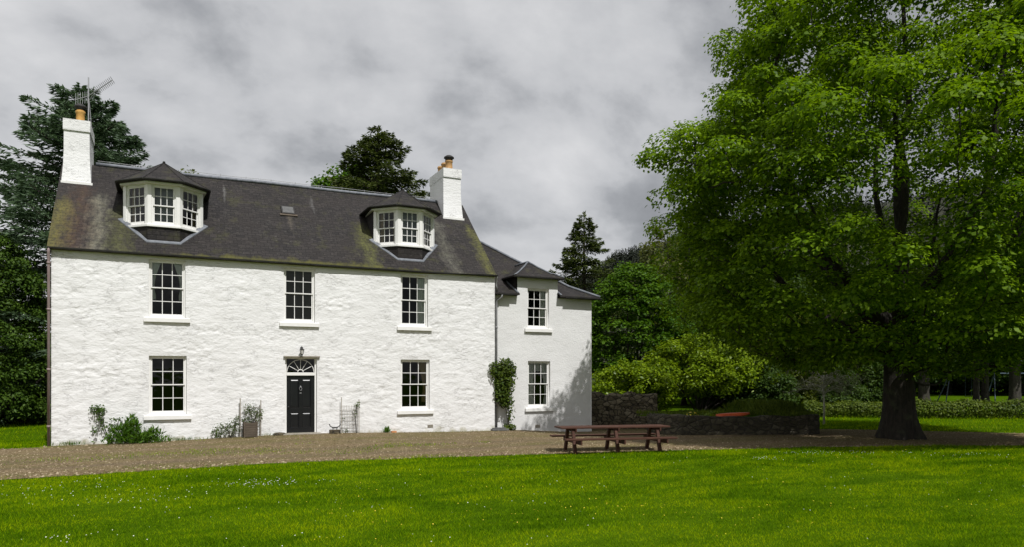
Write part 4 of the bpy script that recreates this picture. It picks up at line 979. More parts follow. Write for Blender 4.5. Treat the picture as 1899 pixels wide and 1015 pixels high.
MB().tube([(0.02, 0, 3.0), (0.10, -0.02, 2.0), (0.14, 0.0, 0.9), (0.16, -0.05, 0.3), (0.1, -0.3, -0.1)], 0.012, 5).build('cable', MT['alu'], ae)

ln_ = empty('wall_lantern', (7.71, -0.05, 2.98), 0, 'small black wall lantern with pale glass above the front door', 'lantern')
q = MB(); q.box(-0.035, 0.035, 0.0, 0.04, 0.12, 0.30); q.tube([(0, 0.02, 0.26), (0, -0.06, 0.32), (0, -0.11, 0.30), (0, -0.12, 0.25)], 0.013, 6)
q.lathe([(0.0, 0.31), (0.03, 0.30), (0.035, 0.25), (0.085, 0.21), (0.085, 0.195), (0.0, 0.195)], 6, Matrix.Translation((0, -0.12, 0))); q.lathe([(0.0, 0.0), (0.04, 0.02), (0.045, 0.04), (0.0, 0.045)], 6, Matrix.Translation((0, -0.12, 0)))
for k in range(6): a_ = k*math.pi/3; q.tube([(0.045*math.cos(a_), -0.12+0.045*math.sin(a_), 0.04), (0.078*math.cos(a_), -0.12+0.078*math.sin(a_), 0.2)], 0.006, 4)
q.build('frame', MT['iron'], ln_); MB().lathe([(0.038, 0.045), (0.07, 0.195)], 6, Matrix.Translation((0, -0.12, 0))).build('lamp_glass', MT['tlight'], ln_)

zg = lambda x, y: float(gz(x, y))
def trellis(x0, x1, h, label, nv, nh, mm, rail):
    t = empty('trellis', ((x0+x1)/2, -0.16, zg((x0+x1)/2, -0.16)), 0, label, 'trellis', 'trellises by the front door'); w_ = (x1-x0)/2
    for s in (-1, 1): MB().tube([(s*w_, 0, -0.05), (s*w_, 0, h+(0.08 if s < 0 else 0))], rail, 6).build('post', MT['lattice'], t)
    l = MB()
    for i in range(1, nv): x = -w_+2*w_*i/nv; l.tube([(x, -0.01, 0.05), (x, -0.01, h*0.82)], 0.0075, 5)
    for i in range(nh): z = 0.10+(h*0.72)*i/(nh-1); l.tube([(-w_, 0.008, z), (w_, 0.008, z)], 0.0075, 5)
    l.build('lattice', MT[mm], t); return t
trellis(5.62, 6.30, 1.28, 'old grey trellis with a rose growing up it, left of the black door', 4, 5, 'lattice', 0.02)
trellis(9.13, 9.78, 1.26, 'pale almost bare trellis with little leaf, right of the black door', 7, 8, 'lattice2', 0.015)
pl = empty('planter', (5.92, -0.42, zg(5.9, -.4)), 0, 'square dark wooden planter standing at the foot of the left trellis', 'planter')
q = MB()
for s in range(6): z = 0.03+s*0.082; q.box(-0.2, 0.2, -0.2, -0.175, z, z+0.074); q.box(-0.2, 0.2, 0.175, 0.2, z, z+0.074); q.box(-0.2, -0.175, -0.1745, 0.1745, z, z+0.074); q.box(0.175, 0.2, -0.1745, 0.1745, z, z+0.074)
q.build('boards', MT['crate'], pl)
for sx in (-1, 1):
    for sy in (-1, 1): MB().box(sx*0.205-0.022, sx*0.205+0.022, sy*0.205-0.022, sy*0.205+0.022, 0, 0.55).build('post', MT['crate'], pl)
MB().box(-0.174, 0.174, -0.174, 0.174, 0.3, 0.47).build('soil', MT['bark'], pl)

def wall_plant(name, label, x, y, blobs, lsz, leaf, stems, seed, cat='climber', bark='bark2', dens=70):
    "leaf blobs (x, z, radius x, radius z) against the wall, with stems"
    g = np.random.default_rng(seed); z0 = zg(x, y); r = empty(name, (x, y, z0), 0, label, cat); PP = []; NN = []
    for bx, bz, rx, rz_, n in blobs:
        d = g.normal(size=(n, 3)); d /= np.linalg.norm(d, axis=1, keepdims=True); k = g.random(n)**0.5
        PP.append(np.stack([bx+d[:, 0]*rx*k*1.08, np.minimum(0.1, d[:, 1]*0.30*k), bz+d[:, 2]*rz_*k], 1)); NN.append(d*0.6+np.array([0, -0.4, 0.6])+g.normal(size=(n, 3))*0.5)
    P = np.concatenate(PP); P[:, 2] = np.maximum(P[:, 2], 0.02)
    V, F = kites(P, np.concatenate(NN), lsz*g.uniform(.6, 1.3, len(P)), lsz*g.uniform(.35, .7, len(P)), g=g)
    s = MB()
    for st_ in stems: s.tube([(a_, b_, c_) for a_, b_, c_ in st_], [0.022-0.016*i/(len(st_)-1) for i in range(len(st_))], 5, cap=False)
    s.build('stem', MT[bark], r, smooth=True); np_mesh('foliage', V, F, MT[leaf], r); return r
wall_plant('climbing_shrub', 'tall leafy climber on the white wall beside the grey downpipe', 15.72, 0.0,
           [(-0.25, 2.45, 0.42, 0.40, 520), (0.22, 2.55, 0.40, 0.42, 560), (0.0, 2.0, 0.42, 0.45, 620), (0.28, 1.95, 0.30, 0.5, 300), (-0.02, 1.5, 0.40, 0.42, 520), (0.2, 1.2, 0.33, 0.33, 300), (0.38, 0.75, 0.16, 0.5, 60), (0.32, 0.12, 0.28, 0.16, 200), (-0.5, 2.35, 0.12, 0.3, 50), (0.52, 2.3, 0.12, 0.4, 60), (0.1, 2.85, 0.3, 0.2, 60)],
           0.13, 'climb', [[(0.28, -0.02, 0), (0.22, -0.03, 0.5), (0.12, -0.02, 1.0), (0.05, -0.02, 1.6), (0.0, 0, 2.4)], [(0.30, -0.02, 0), (0.28, -0.04, 0.7), (0.2, -0.02, 1.4), (0.3, 0, 2.5)], [(0.1, -0.02, 1.2), (-0.15, 0, 1.9), (-0.35, 0, 2.6)]], 3)
wall_plant('wall_rose', 'thin rose of pale green leaves climbing the left trellis', 5.95, -0.22,
           [(0.0, 0.95, 0.30, 0.26, 130), (0.22, 0.75, 0.18, 0.35, 70), (-0.1, 0.6, 0.25, 0.2, 60), (0.36, 0.85, 0.08, 0.12, 20)], 0.075, 'rose', [[(0.05, -0.15, 0.45), (0.02, -0.05, 0.8), (-0.1, 0, 1.15)], [(0.05, -0.15, 0.45), (0.2, -0.03, 0.8), (0.3, 0, 1.1)]], 5)
wall_plant('wall_rose', 'sprawling pale shrub against the wall, left of the planter', 5.2, -0.2,
           [(-0.2, 0.3, 0.32, 0.26, 130), (0.2, 0.42, 0.25, 0.32, 120), (-0.38, 0.15, 0.2, 0.15, 40), (0.33, 0.65, 0.12, 0.2, 30)], 0.08, 'rose', [[(0.1, 0, 0), (0, -.02, 0.3), (-0.2, 0, 0.5)], [(0.1, 0, 0), (0.25, 0, 0.4), (0.3, 0, 0.8)]], 6)
wall_plant('wall_rose', 'small sprig of leaves at the top of the bare right trellis', 9.62, -0.2,
           [(0.08, 1.05, 0.13, 0.13, 60), (-0.02, 0.75, 0.06, 0.2, 16), (-0.45, 0.55, 0.06, 0.06, 10), (-0.3, 0.1, 0.2, 0.1, 20)], 0.07, 'rose', [[(0.05, 0, 0), (0.02, 0, 0.5), (0.08, 0, 1.1)]], 8)
wall_plant('wall_creeper', 'dark straggling creeper on the wall near the left corner', 1.35, -0.12,
           [(-0.05, 1.12, 0.26, 0.20, 170), (0.0, 0.8, 0.14, 0.22, 60), (0.25, 0.55, 0.3, 0.22, 60), (-0.15, 0.45, 0.12, 0.2, 24), (0.45, 0.8, 0.22, 0.1, 26)], 0.085, 'yew', [[(0.3, 0, 0), (0.15, 0, 0.5), (0.0, 0, 0.9), (-0.1, 0, 1.2)], [(0.3, 0, 0), (0.5, 0, 0.6), (0.55, 0, 0.85)]], 9)
g = np.random.default_rng(31); r = empty('weed_clump', (2.45, -0.42, zg(2.45, -.4)), 0, 'bright green overgrown clump of weeds at the foot of the white wall', 'plant')
n = 1500; bx = g.normal(size=n)*0.42; bx = np.where(g.random(n) < 0.55, bx*0.6-0.3, bx*0.7+0.22); hgt = np.interp(bx, [-1, -0.6, -0.3, 0.1, 0.5, 1.0, 1.3], [0.15, 0.45, 0.72, 0.45, 0.42, 0.2, 0.1])*(0.45+1.1*vnoise(bx*7, bx*0, 4))
P = np.stack([bx, g.normal(size=n)*0.15, g.random(n)*hgt], 1); D = np.stack([g.normal(size=n)*0.6, g.normal(size=n)*0.5-0.2, 0.4+g.random(n)], 1)
V, F = along(P, D, g.normal(size=(n, 3)), 0.19*g.uniform(.5, 1.4, n), 0.04*g.uniform(.5, 1.5, n)); np_mesh('foliage', V, F, MT['weed'], r)
st = MB()
for i in range(14): x = g.normal()*0.4; st.tube([(0, 0, 0), (x*0.8, 0, 0.12), (x+g.normal()*0.06, g.normal()*0.05, 0.3), (x+g.normal()*0.1, g.normal()*0.1, 0.55)], [0.008, 0.007, 0.006, 0.003], 4)
st.build('stem', MT['weed'], r)
def tuft(x, y, h, wd, n, label, seed):
    g = np.random.default_rng(seed); z0 = zg(x, y); r_ = empty('weed_tuft', (x, y, z0), 0, label, 'plant', 'weed tufts along the wall foot')
    P = np.stack([g.normal(size=n)*wd, g.normal(size=n)*0.05, g.random(n)*h*0.3], 1); D = np.stack([g.normal(size=n)*0.4, g.normal(size=n)*0.4-0.1, 1+g.random(n)], 1)
    V, F = along(P, D, g.normal(size=(n, 3)), h*g.uniform(.4, 1., n), h*0.12); np_mesh('foliage', V, F, MT['weed'], r_); return r_
tuft(10.85, -0.12, 0.26, 0.07, 90, 'small tuft of weeds under the right-hand lower window, left of an orange brick', 1)
tuft(0.55, -0.14, 0.16, 0.2, 90, 'low weeds by the left corner of the house at the downpipe', 2)
tuft(3.75, -0.2, 0.14, 0.4, 160, 'low weeds trailing right from the bright weed clump', 3)
tuft(6.8, -0.2, 0.10, 0.3, 90, 'low green weeds between the planter and the door step', 4)
tuft(14.0, -0.12, 0.07, 0.9, 120, 'thin line of weeds along the wall foot left of the climber', 5)
q = MB(); q.box(-0.1, 0.1, -0.055, 0.055, 0, 0.07); o = q.build('brick', MT['terra'], None, bevel=0.008); o.location = (11.12, -0.13, zg(11.1, -.1)); tag(o, 'loose orange brick lying at the foot of the white wall', 'brick')
q = MB(); q.box(-0.19, 0.19, -0.12, 0.12, -0.03, 0.15)
bs = empty('boot_scraper', (8.86, -0.3, zg(8.86, -.3)), 0, 'black iron boot scraper on a mossy stone block right of the door', 'boot scraper')
q.build('stone_block', MT['stone'], bs, bevel=0.02)
q = MB(); q.tube([(-0.20, 0, 0.36), (-0.17, 0, 0.28), (-0.08, 0, 0.235), (0.08, 0, 0.235), (0.17, 0, 0.28), (0.20, 0, 0.36)], 0.018, 7); q.tube([(-0.07, 0, 0.14), (-0.07, 0, 0.24)], 0.014, 6); q.tube([(0.07, 0, 0.14), (0.07, 0, 0.24)], 0.014, 6); q.box(-0.1, 0.1, -0.006, 0.006, 0.2, 0.25); q.build('scraper', MT['iron'], bs)
q = MB(); q.lathe([(0.0, 0), (0.17, 0), (0.19, 0.05), (0.14, 0.1), (0.0, 0.12)], 9); o = q.build('stone', MT['stone'], None); o.location = (6.92, -0.26, zg(6.9, -.2)); o.scale = (1.2, 0.8, 1); tag(o, 'mossy rounded stone beside the left end of the door step', 'stone')
q = MB(); q.box(-0.42, 0.30, -0.22, 0.16, 0.0, 0.09); q.box(-0.36, 0.24, -0.16, 0.10, 0.091, 0.13); o = q.build('drain_cover', MT['hose'], None, bevel=0.02); o.location = (15.62, -0.02, zg(15.6, 0)); tag(o, 'dark slab over the drain at the foot of the grey downpipe', 'drain cover')

# picnic table, a long three-frame one parallel to nothing in particular
pt = empty('picnic_table', (15.22, -8.92, 0.008), R_(-12.6), 'long red-brown wooden picnic table with attached benches on the gravel edge', 'picnic table')
q = MB()
for i in range(5): y = -0.375+i*0.152; q.box(-1.68, 1.68, y, y+0.142, 0.70, 0.745)
q.build('tabletop', MT['table'], pt, bevel=0.006)
for s in (-1, 1):
    q = MB()
    for i in range(2): y = s*0.72-0.145+i*0.15; q.box(-1.68, 1.68, y, y+0.14, 0.40, 0.445)
    q.build('bench_seat', MT['table'], pt, bevel=0.006)
for x in (-1.30, 0.0, 1.30):
    for s in (-1, 1):
        q = MB(); q.add([(x-0.045, s*0.50-0.06, -0.03), (x+0.045, s*0.50-0.06, -0.03), (x+0.045, s*0.50+0.06, -0.03), (x-0.045, s*0.50+0.06, -0.03),
                         (x-0.045, s*0.24-0.055, 0.70), (x+0.045, s*0.24-0.055, 0.70), (x+0.045, s*0.24+0.055, 0.70), (x-0.045, s*0.24+0.055, 0.70)],
                        [(0, 3, 2, 1), (4, 5, 6, 7), (0, 1, 5, 4), (1, 2, 6, 5), (2, 3, 7, 6), (3, 0, 4, 7)]); q.build('leg', MT['table'], pt, bevel=0.008)
    q = MB(); q.box(x+0.047, x+0.092, -0.86, 0.86, 0.27, 0.40); q.box(x+0.047, x+0.092, -0.37, 0.37, 0.60, 0.698); q.build('crossbar', MT['table'], pt, bevel=0.006)
#PART3

# ------------------------------------------------------------------ the big sycamore
leafy_tree('sycamore_tree', 'huge spreading sycamore with a thick buttressed trunk beside the gravel', G(0.531, 26.0),
           [(2.3, 2.4), (3.0, 5.0), (3.7, 6.8), (4.8, 7.6), (6.3, 7.8), (8.0, 8.4), (9.2, 9.0), (10.3, 8.1), (11.3, 7.0), (12.3, 6.1), (13.5, 6.1), (14.8, 5.3), (16.4, 4.1), (18.0, 2.3), (19.0, 0.6)],
           720, 360, 0.98, 0.142, MT['syc'], MT['bark'], 0.52, 12, fork=0.17, flat=0.55, inner=0.62, trunk_flare=1.5, nl=13, tip=0.014, rough=0.34, up=0.9, gaps=0.37,
           spread=0.72, sep=0.84, shell=0.62, rad=1.15, breaks=[(6.6, 10.2, math.atan2(-AW[1], -AW[0]), 0.6, 0.6), (7.5, 12.5, math.atan2(AW[1], AW[0]), 0.8, 0.45)],
           extra=[(-AW[0]*f+AX[0]*l, -AW[1]*f+AX[1]*l, z) for f, l, z in ((2.2, -1.6, 3.0), (2.6, -0.6, 3.5), (2.4, 0.5, 3.3), (2.8, 1.4, 3.5), (3.6, -2.4, 3.3), (3.8, -1.0, 4.0), (3.9, 0.6, 4.0), (3.7, 2.2, 3.8), (4.8, 0.0, 4.6), (5.0, -1.8, 4.5), (4.8, 1.7, 4.7), (2.0, -2.4, 2.8), (1.6, 1.9, 3.1), (3.0, 3.2, 3.4), (2.6, -0.2, 4.3), (3.2, 1.2, 4.6), (3.0, -1.7, 4.5))])

# ------------------------------------------------------------------ conifers
conifer('fir_tree', 'tall dark blue-green fir rising behind the left chimney', G(-0.592, 39), 17.6, 7.6, MT['fir'], 21, gap=0.72, per=250, lsz=0.31, droop=0.08, power=0.55, nb=10, zb=0.6, slim=0.27)
conifer('spruce_tree', 'dark spruce with a pointed top rising behind the roof near the right dormer', G(-0.184, 48), 18.7, 8.2, MT['spruce'], 22, gap=0.64, per=170, lsz=0.31, droop=0.13, power=0.78, zb=5, nb=11, slim=0.27)
conifer('spruce_tree', 'single dark spruce standing against the sky right of the house', G(0.099, 62), 16.3, 6.3, MT['spruce'], 23, gap=0.62, per=140, lsz=0.34, droop=0.11, power=0.85, zb=1.0, nb=8, slim=0.28)

# ------------------------------------------------------------------ other trees and bushes
P_A = [(1.2, 2.2), (2.2, 3.0), (4.0, 3.3), (6.0, 2.9), (7.4, 1.8), (8.4, 0.5)]
leafy_tree('maple_tree', 'round bright green tree directly behind the right end of the house', G(0.170, 48.5), [(z*1.13, r*1.12) for z, r in P_A], 210, 150, 0.75, 0.21, MT['round_'], MT['bark2'], 0.24, 31, fork=0.15, flat=0.6, up=0.8)
leafy_tree('maple_tree', 'leafy green tree mostly hidden behind the house roof, left of the dark spruce', G(-0.222, 52), [(4, 2.5), (8, 4.0), (12, 4.2), (15, 3.2), (17.2, 0.6)], 150, 120, 0.95, 0.30, MT['round_'], MT['bark2'], 0.3, 32)
leafy_tree('maple_tree', 'green tree top just peeping over the ridge right of the left dormer', G(-0.448, 46), [(4, 2.0), (9, 2.4), (13, 1.6), (15.1, 0.4)], 60, 120, 0.85, 0.28, MT['wood2'], MT['bark2'], 0.25, 33)
shrub('yew_bush', 'broad dark yew at the left edge of the picture beside the fir', G(-0.725, 33), [(0.2, 2.2), (1.5, 2.9), (4.5, 2.7), (7.0, 2.0), (9.3, 0.5)], 270, 210, 0.6, 0.16, MT['yew'], 41, 'tree', up=0.4)
shrub('yew_bush', 'low dark evergreen bush in front of the fir, against the left wall corner', G(-0.665, 35), [(0.1, 1.6), (1.2, 2.0), (2.8, 1.4), (3.8, 0.3)], 90, 150, 0.55, 0.16, MT['yew'], 42, 'shrub', up=0.4)
leafy_tree('birch_tree', 'pale thin birch far behind the bushes, right of the lone spruce', G(0.206, 78), [(7, 2.6), (12, 3.0), (15.5, 2.0), (18, 0.4)], 75, 70, 0.9, 0.34, MT['birch'], MT['bark3'], 0.2, 34, flat=0.9)
shrub('laurel_bush', 'wide yellow-green laurel bush beyond the stone wall, right of the house', G(0.258, 43.0), [(1.2, 3.6), (1.9, 4.3), (2.8, 3.8), (3.7, 2.5), (4.4, 0.6)], 230, 120, 0.55, 0.20, MT['laurel'], 43, 'bush', sq=(1.05, 0.8), rz=-YAW, up=0.7)
shrub('laurel_bush', 'smaller yellow-green laurel against the house corner, above the stone wall', G(0.160, 42.5), [(0.3, 2.3), (1.2, 2.9), (2.0, 2.2), (2.9, 0.6)], 130, 100, 0.5, 0.19, MT['laurel'], 44, 'bush', up=0.7)

# woodland beyond: two grown trees, then copies of them, each set down by itself
WL = [
 (0.236, 57, 0.60, 'yellow-green tree between the lone spruce and the round green tree', 1),
 (0.262, 66, 0.85, 'mid-height woodland tree behind the laurel bush, left of the sycamore crown', 1),
 (0.290, 52, 0.78, 'dark woodland tree just behind the wide laurel bush', 0),
 (0.345, 58, 0.95, 'dark woodland tree left of the sycamore trunk behind the laurel', 0),
 (0.375, 46, 0.55, 'short dull tree behind the turf-topped wall', 1),
 (0.415, 64, 1.00, 'tall dark woodland tree behind the bare lichened tree', 0),
 (0.455, 54, 0.62, 'low woodland tree between the bare lichened tree and sycamore trunk', 1),
 (0.490, 72, 1.05, 'distant woodland tree almost hidden by the sycamore trunk', 0),
 (0.550, 84, 1.00, 'distant dark tree above the hedge right of the sycamore trunk', 0),
 (0.600, 92, 1.05, 'far dark woodland tree behind the middle of the swing frame', 0),
 (0.650, 86, 1.10, 'far dark woodland tree behind the right half of the swing frame', 0),
 (0.700, 92, 1.20, 'far dark woodland tree at the right edge beyond the field', 0),
 (0.750, 84, 1.20, 'far woodland tree partly cut by the right edge of the picture', 0),
 (0.520, 100, 1.2, 'farthest woodland tree behind the stout cut trunk', 1),
 (0.460, 100, 1.25, 'far pale-green woodland tree left of the sycamore trunk', 1),
 (0.395, 95, 1.25, 'far yellowish woodland tree high behind the bare lichened tree', 1),
 (0.330, 90, 1.15, 'far yellowish woodland tree high behind the laurel bush', 1),
 (-0.80, 47, 1.0, 'dark woodland tree outside the left edge behind the yew', 0)]
P_B = [(1.0, 2.6), (2.5, 4.0), (5.0, 4.6), (8.0, 4.2), (10.5, 2.8), (12.5, 0.6)]
protos = [leafy_tree('woodland_tree', 'x', (0, 0, 0), P_B, 230, 120, 1.0, 0.30, MT['wood_'], MT['bark2'], 0.30, 51, group='woodland trees beyond the garden', flat=0.6),
          leafy_tree('woodland_tree', 'x', (0, 0, 0), P_B, 200, 120, 1.0, 0.30, MT['wood2'], MT['bark2'], 0.28, 52, group='woodland trees beyond the garden', flat=0.6)]
used = [False, False]
for i, (t, Z, s, lab, k) in enumerate(WL):
    p = G(t, Z)
    if not used[k]:
        used[k] = True; o = protos[k]; o.location = p; o['label'] = lab; o.scale = (s, s, s)
    else: o = copy_thing(protos[k], p, i*1.7, (s*(0.92+0.05*(i % 4)), s*(0.92+0.05*(i % 3)), s), lab)
# undergrowth bushes closing the view under the trees
UB = [(0.30, 45, 1.0, 'dark undergrowth bush behind the right end of the laurel'), (0.345, 42, 0.85, 'dark undergrowth bush left of the bare lichened tree'), (0.385, 50, 1.2, 'dark undergrowth bush behind the bare lichened tree'),
      (0.44, 47, 0.8, 'undergrowth bush right of the bare lichened tree'), (0.485, 52, 1.0, 'undergrowth bush close left of the sycamore trunk'), (0.325, 54, 1.6, 'tall dark undergrowth behind the laurel bush'), (0.42, 58, 1.5, 'tall undergrowth between the woodland trees left of the sycamore'),
      (0.60, 100, 1.9, 'far dark bush along the field edge behind the swings'), (0.66, 102, 2.0, 'far dark bush along the field edge right of the swings'), (0.54, 98, 1.9, 'far dark bush along the field edge behind the stout cut trunk'), (0.72, 100, 2.0, 'far dark bush along the field edge at the right margin')]
ub = shrub('undergrowth_bush', UB[0][3], G(UB[0][0], UB[0][1]), [(0.1, 1.8), (1.2, 2.2), (2.4, 1.7), (3.3, 0.4)], 110, 110, 0.6, 0.22, MT['wood_'], 61, 'bush', 'undergrowth bushes under the woodland')
for i, (t, Z, s, lab) in enumerate(UB[1:]): copy_thing(ub, G(t, Z), i*1.3+0.5, (s*1.15, s, s), lab)

# bare trunks standing in the field
TR = [(0.566, 58, 0.40, 7.0, 'stout grey tree trunk behind the hedge just right of the sycamore', 'oak_tree'), (0.638, 60, 0.23, 8.0, 'slim upright trunk behind the hedge, left one of the close pair', 'oak_tree'),
      (0.650, 60.6, 0.25, 8.0, 'slim leaning trunk behind the hedge, right one of the close pair', 'oak_tree'), (0.691, 57, 0.36, 7.0, 'thick dark trunk behind the hedge near the right edge', 'oak_tree')]
for i, (t, Z, r_, h, lab, nm) in enumerate(TR):
    leafy_tree(nm, lab, G(t, Z), [(h*0.62, 2.6), (h, 3.6), (h+3, 3.2), (h+5.5, 0.6)], 75, 110, 1.0, 0.28, MT['wood_'], MT['bark2'], r_, 70+i, group='field trees behind the hedge', fork=0.5, trunk_flare=1.35, nl=5)
# small lichened tree, nearly bare
g = np.random.default_rng(77); bt = empty('bare_tree', G(0.4285, 34.5), -YAW, 'small nearly bare tree with pale lichened twigs on the grass strip', 'tree')
q = MB(); q.tube([(0, 0, -0.1), (0.02, 0, 0.8), (-0.03, 0.02, 1.6), (0.0, 0, 2.3)], [0.055, 0.045, 0.04, 0.03], 7); tips = []
for i in range(34):
    a = g.uniform(0, 2*math.pi); L = g.uniform(0.8, 1.75); z = g.uniform(1.3, 2.25); e = np.array([math.cos(a)*L, math.sin(a)*L, z+g.uniform(-0.25, 0.55)]); s = np.array([0, 0, z])
    pts = [s+(e-s)*f+np.array([0, 0, 0.18*math.sin(f*3)])+g.normal(size=3)*0.035 for f in np.linspace(0, 1, 7)]; q.tube(pts, [0.024, 0.020, 0.017, 0.014, 0.011, 0.008, 0.005], 4, cap=False)
    for k in (2, 3, 4, 5, 6):
        for _ in range(2):
            d = g.normal(size=3)*np.array([1, 1, 0.5]); d /= np.linalg.norm(d); d = d*0.3+(e-s)/L*0.2; q.tube([pts[k], pts[k]+d*0.6+g.normal(size=3)*0.03, pts[k]+d], [0.010, 0.008, 0.004], 3, cap=False); tips.append(pts[k]+d)
q.build('trunk', MT['bark3'], bt, smooth=True); T = np.array(tips); T = np.repeat(T, 5, 0)+g.normal(size=(len(T)*5, 3))*0.09
V, F = kites(T, g.normal(size=(len(T), 3))+np.array([0, 0, .6]), 0.09, 0.045, g=g); np_mesh('crown', V, F, MT['lichen'], bt)

# hedge: one clipped row right of the trunk, another left of it
def hedge(label, a, b, h, seed):
    g = np.random.default_rng(seed); a = Vector(a); b = Vector(b); L = (b-a).length; r_ = empty('hedge', a, math.atan2(b.y-a.y, b.x-a.x), label, 'hedge')
    n = int(L*900); x = g.random(n)*L; hh = h*(0.82+0.42*fbm(x*0.9, x*0+seed, seed)); th = g.uniform(-0.35*math.pi, 1.35*math.pi, n); k = 0.7+0.3*g.random(n)
    P = np.stack([x, np.cos(th)*0.5*k, np.maximum(0.03, hh*0.5+np.sin(th)*hh*0.5*k)], 1)+g.normal(size=(n, 3))*0.05
    Nn = np.stack([np.zeros(n), np.cos(th), np.sin(th)], 1)+g.normal(size=(n, 3))*0.5+np.array([0, 0, .3]); V, F = kites(P, Nn, 0.13*g.uniform(.6, 1.3, n), 0.09*g.uniform(.6, 1.2, n), g=g)
    q = MB()
    for i in range(int(L/0.6)): x_ = 0.3+i*0.6; q.tube([(x_, 0, -0.05), (x_+g.normal()*0.1, g.normal()*0.08, h*0.75)], [0.025, 0.012], 5)
    q.build('stem', MT['bark2'], r_); np_mesh('foliage', V, F, MT['hedge'], r_)
hedge('long low hedge across the back of the grass, right of the sycamore trunk', G(0.535, 38.8), G(0.98, 38.2), 0.92, 1)
hedge('short low hedge behind the bare tree, left of the sycamore trunk', G(0.40, 40.0), G(0.515, 39.4), 0.85, 2)

# swing frame in the field
sw = empty('swing_frame', G(0.602, 62), -YAW-R_(4), 'blue metal swing frame with hanging chains in the field beyond the hedge', 'swing set')
MB().tube([(0, 0, 2.5), (9.2, 0, 2.5)], 0.05, 7).build('top_bar', MT['blue'], sw)
for x in (0.0, 3.6, 7.2, 9.2):
    for s in (-1, 1): MB().tube([(x-(0.75 if x == 0 else 0.35)*1, s*0.75, -0.05), (x, 0, 2.5)], 0.045, 6).build('leg', MT['blue'], sw)
for x in (1.5, 2.9, 5.1, 6.5):
    for d in (-0.25, 0.25): MB().tube([(x+d, 0, 2.47), (x+d, 0.02, 0.55)], 0.016, 4).build('chain', MT['blue'], sw)
    MB().box(x-0.27, x+0.27, -0.09, 0.12, 0.51, 0.55).build('swing_seat', MT['soot'], sw)

# ------------------------------------------------------------------ stone walls
def stone_wall(name, path, th, h, m, par, z0=-0.1, hv=0.06, amp=0.06, res=0.07, seed=5):
    P = [np.array(p, float) for p in path]; pts = []
    for a, b in zip(P[:-1], P[1:]):
        n = max(1, int(np.linalg.norm(b-a)/res)); pts += [a+(b-a)*i/n for i in range(n)]
    pts.append(P[-1]); pts = np.array(pts); d = np.gradient(pts, axis=0); d /= np.linalg.norm(d, axis=1, keepdims=True)
    for _ in range(6): d[1:-1] = (d[:-2]+2*d[1:-1]+d[2:])/4
    d /= np.linalg.norm(d, axis=1, keepdims=True); nrm = np.stack([d[:, 1], -d[:, 0]], 1)
    s = np.concatenate([[0], np.cumsum(np.linalg.norm(np.diff(pts, axis=0), axis=1))])
    hh = h+hv*2*(vnoise(s*2.6, s*0, seed)-0.5)+hv*(vnoise(s*0.6, s*0, seed+1)-0.5)
    nz = max(4, int(h/res)); rows = []
    def disp(S, Zv, sd):
        e, idn = rubble(S+0.1*fbm(S*3, Zv*3, sd), Zv+0.08*fbm(S*3, Zv*3, sd+4), 0.34, 0.17, sd); return amp*(0.6*sstep(0, 0.3, e)+0.6*idn-0.5)
    for side in (1, -1):
        R2 = []
        for k in range(nz+1):
            f = k/nz; z = z0+(hh-z0)*f; o = th/2*(1.0+0.12*(1-f))+disp(s, z, seed+(0 if side == 1 else 50))
            if k == nz: o = o*0.86
            R2.append(np.stack([pts[:, 0]+nrm[:, 0]*o*side, pts[:, 1]+nrm[:, 1]*o*side, z], 1))
        rows += R2 if side == 1 else R2[::-1]
    A = np.array(rows); nr, ns = A.shape[:2]; i = np.arange(nr*ns).reshape(nr, ns)
    F = np.stack([i[:-1, :-1], i[:-1, 1:], i[1:, 1:], i[1:, :-1]], -1).reshape(-1, 4); V = A.reshape(-1, 3)
    caps = []
    for c in (0, ns-1):
        for k in range(nr//2-1 if nr % 2 == 0 else nr//2): caps.append((i[k, c], i[k+1, c], i[nr-2-k, c], i[nr-1-k, c]) if c == 0 else (i[nr-1-k, c], i[nr-2-k, c], i[k+1, c], i[k, c]))
    return np_mesh(name, V, np.concatenate([F, np.array(caps)]), m, par, False)
gw_ = stone_wall('garden_wall', [(20.25, 2.0), (21.5, 1.7), (23.2, 1.0), (23.9, 0.6)], 0.5, 1.38, MT['stone'], None, -0.3, 0.10, 0.09)
tag(gw_, 'old grey-brown rubble garden wall running off the corner of the house', 'wall')
rb_ = empty('raised_bed', (0, 0, 0), 0, 'long low rubble-walled bed with turf top and rounded end near the sycamore', 'raised bed')
stone_wall('stone_wall', [(21.3, -2.6), (20.9, -4.0), (21.1, -4.85), (22.2, -5.4), (24.0, -6.2), (25.3, -6.72), (25.9, -6.65), (26.25, -6.2), (26.3, -5.2), (26.2, -3.6)], 0.42, 0.72, MT['stone2'], rb_, -0.1, 0.04, 0.06, seed=9)
# turf: one sheet humped to the right, with a fringe of blades
bx = np.linspace(0, 1, 40); by = np.linspace(0, 1, 16)
U_, V_ = np.meshgrid(bx, by, indexing='ij'); fx = 21.05+(26.15-21.05)*U_; fy0 = np.interp(fx, [20.9, 22.2, 24, 25.3, 26.2], [-4.6, -5.35, -6.1, -6.62, -6.3]); fy = fy0+(3.0)*V_
fz = 0.58+0.06*fbm(fx*2, fy*2, 3)+0.42*sstep(23.9, 24.9, fx)*sstep(0, 0.25, V_)*(1-0.6*sstep(25.6, 26.3, fx))
tf = grid_sheet('turf', fx, fy, fz, MT['turf']); tf.parent = rb_
g = np.random.default_rng(5); n = 16000; iu = g.random(n); iv = g.random(n)**1.5; x = 21.05+5.1*iu; y = np.interp(x, [20.9, 22.2, 24, 25.3, 26.2], [-4.6, -5.35, -6.1, -6.62, -6.3])-0.16+3.16*iv+g.normal(size=n)*0.03
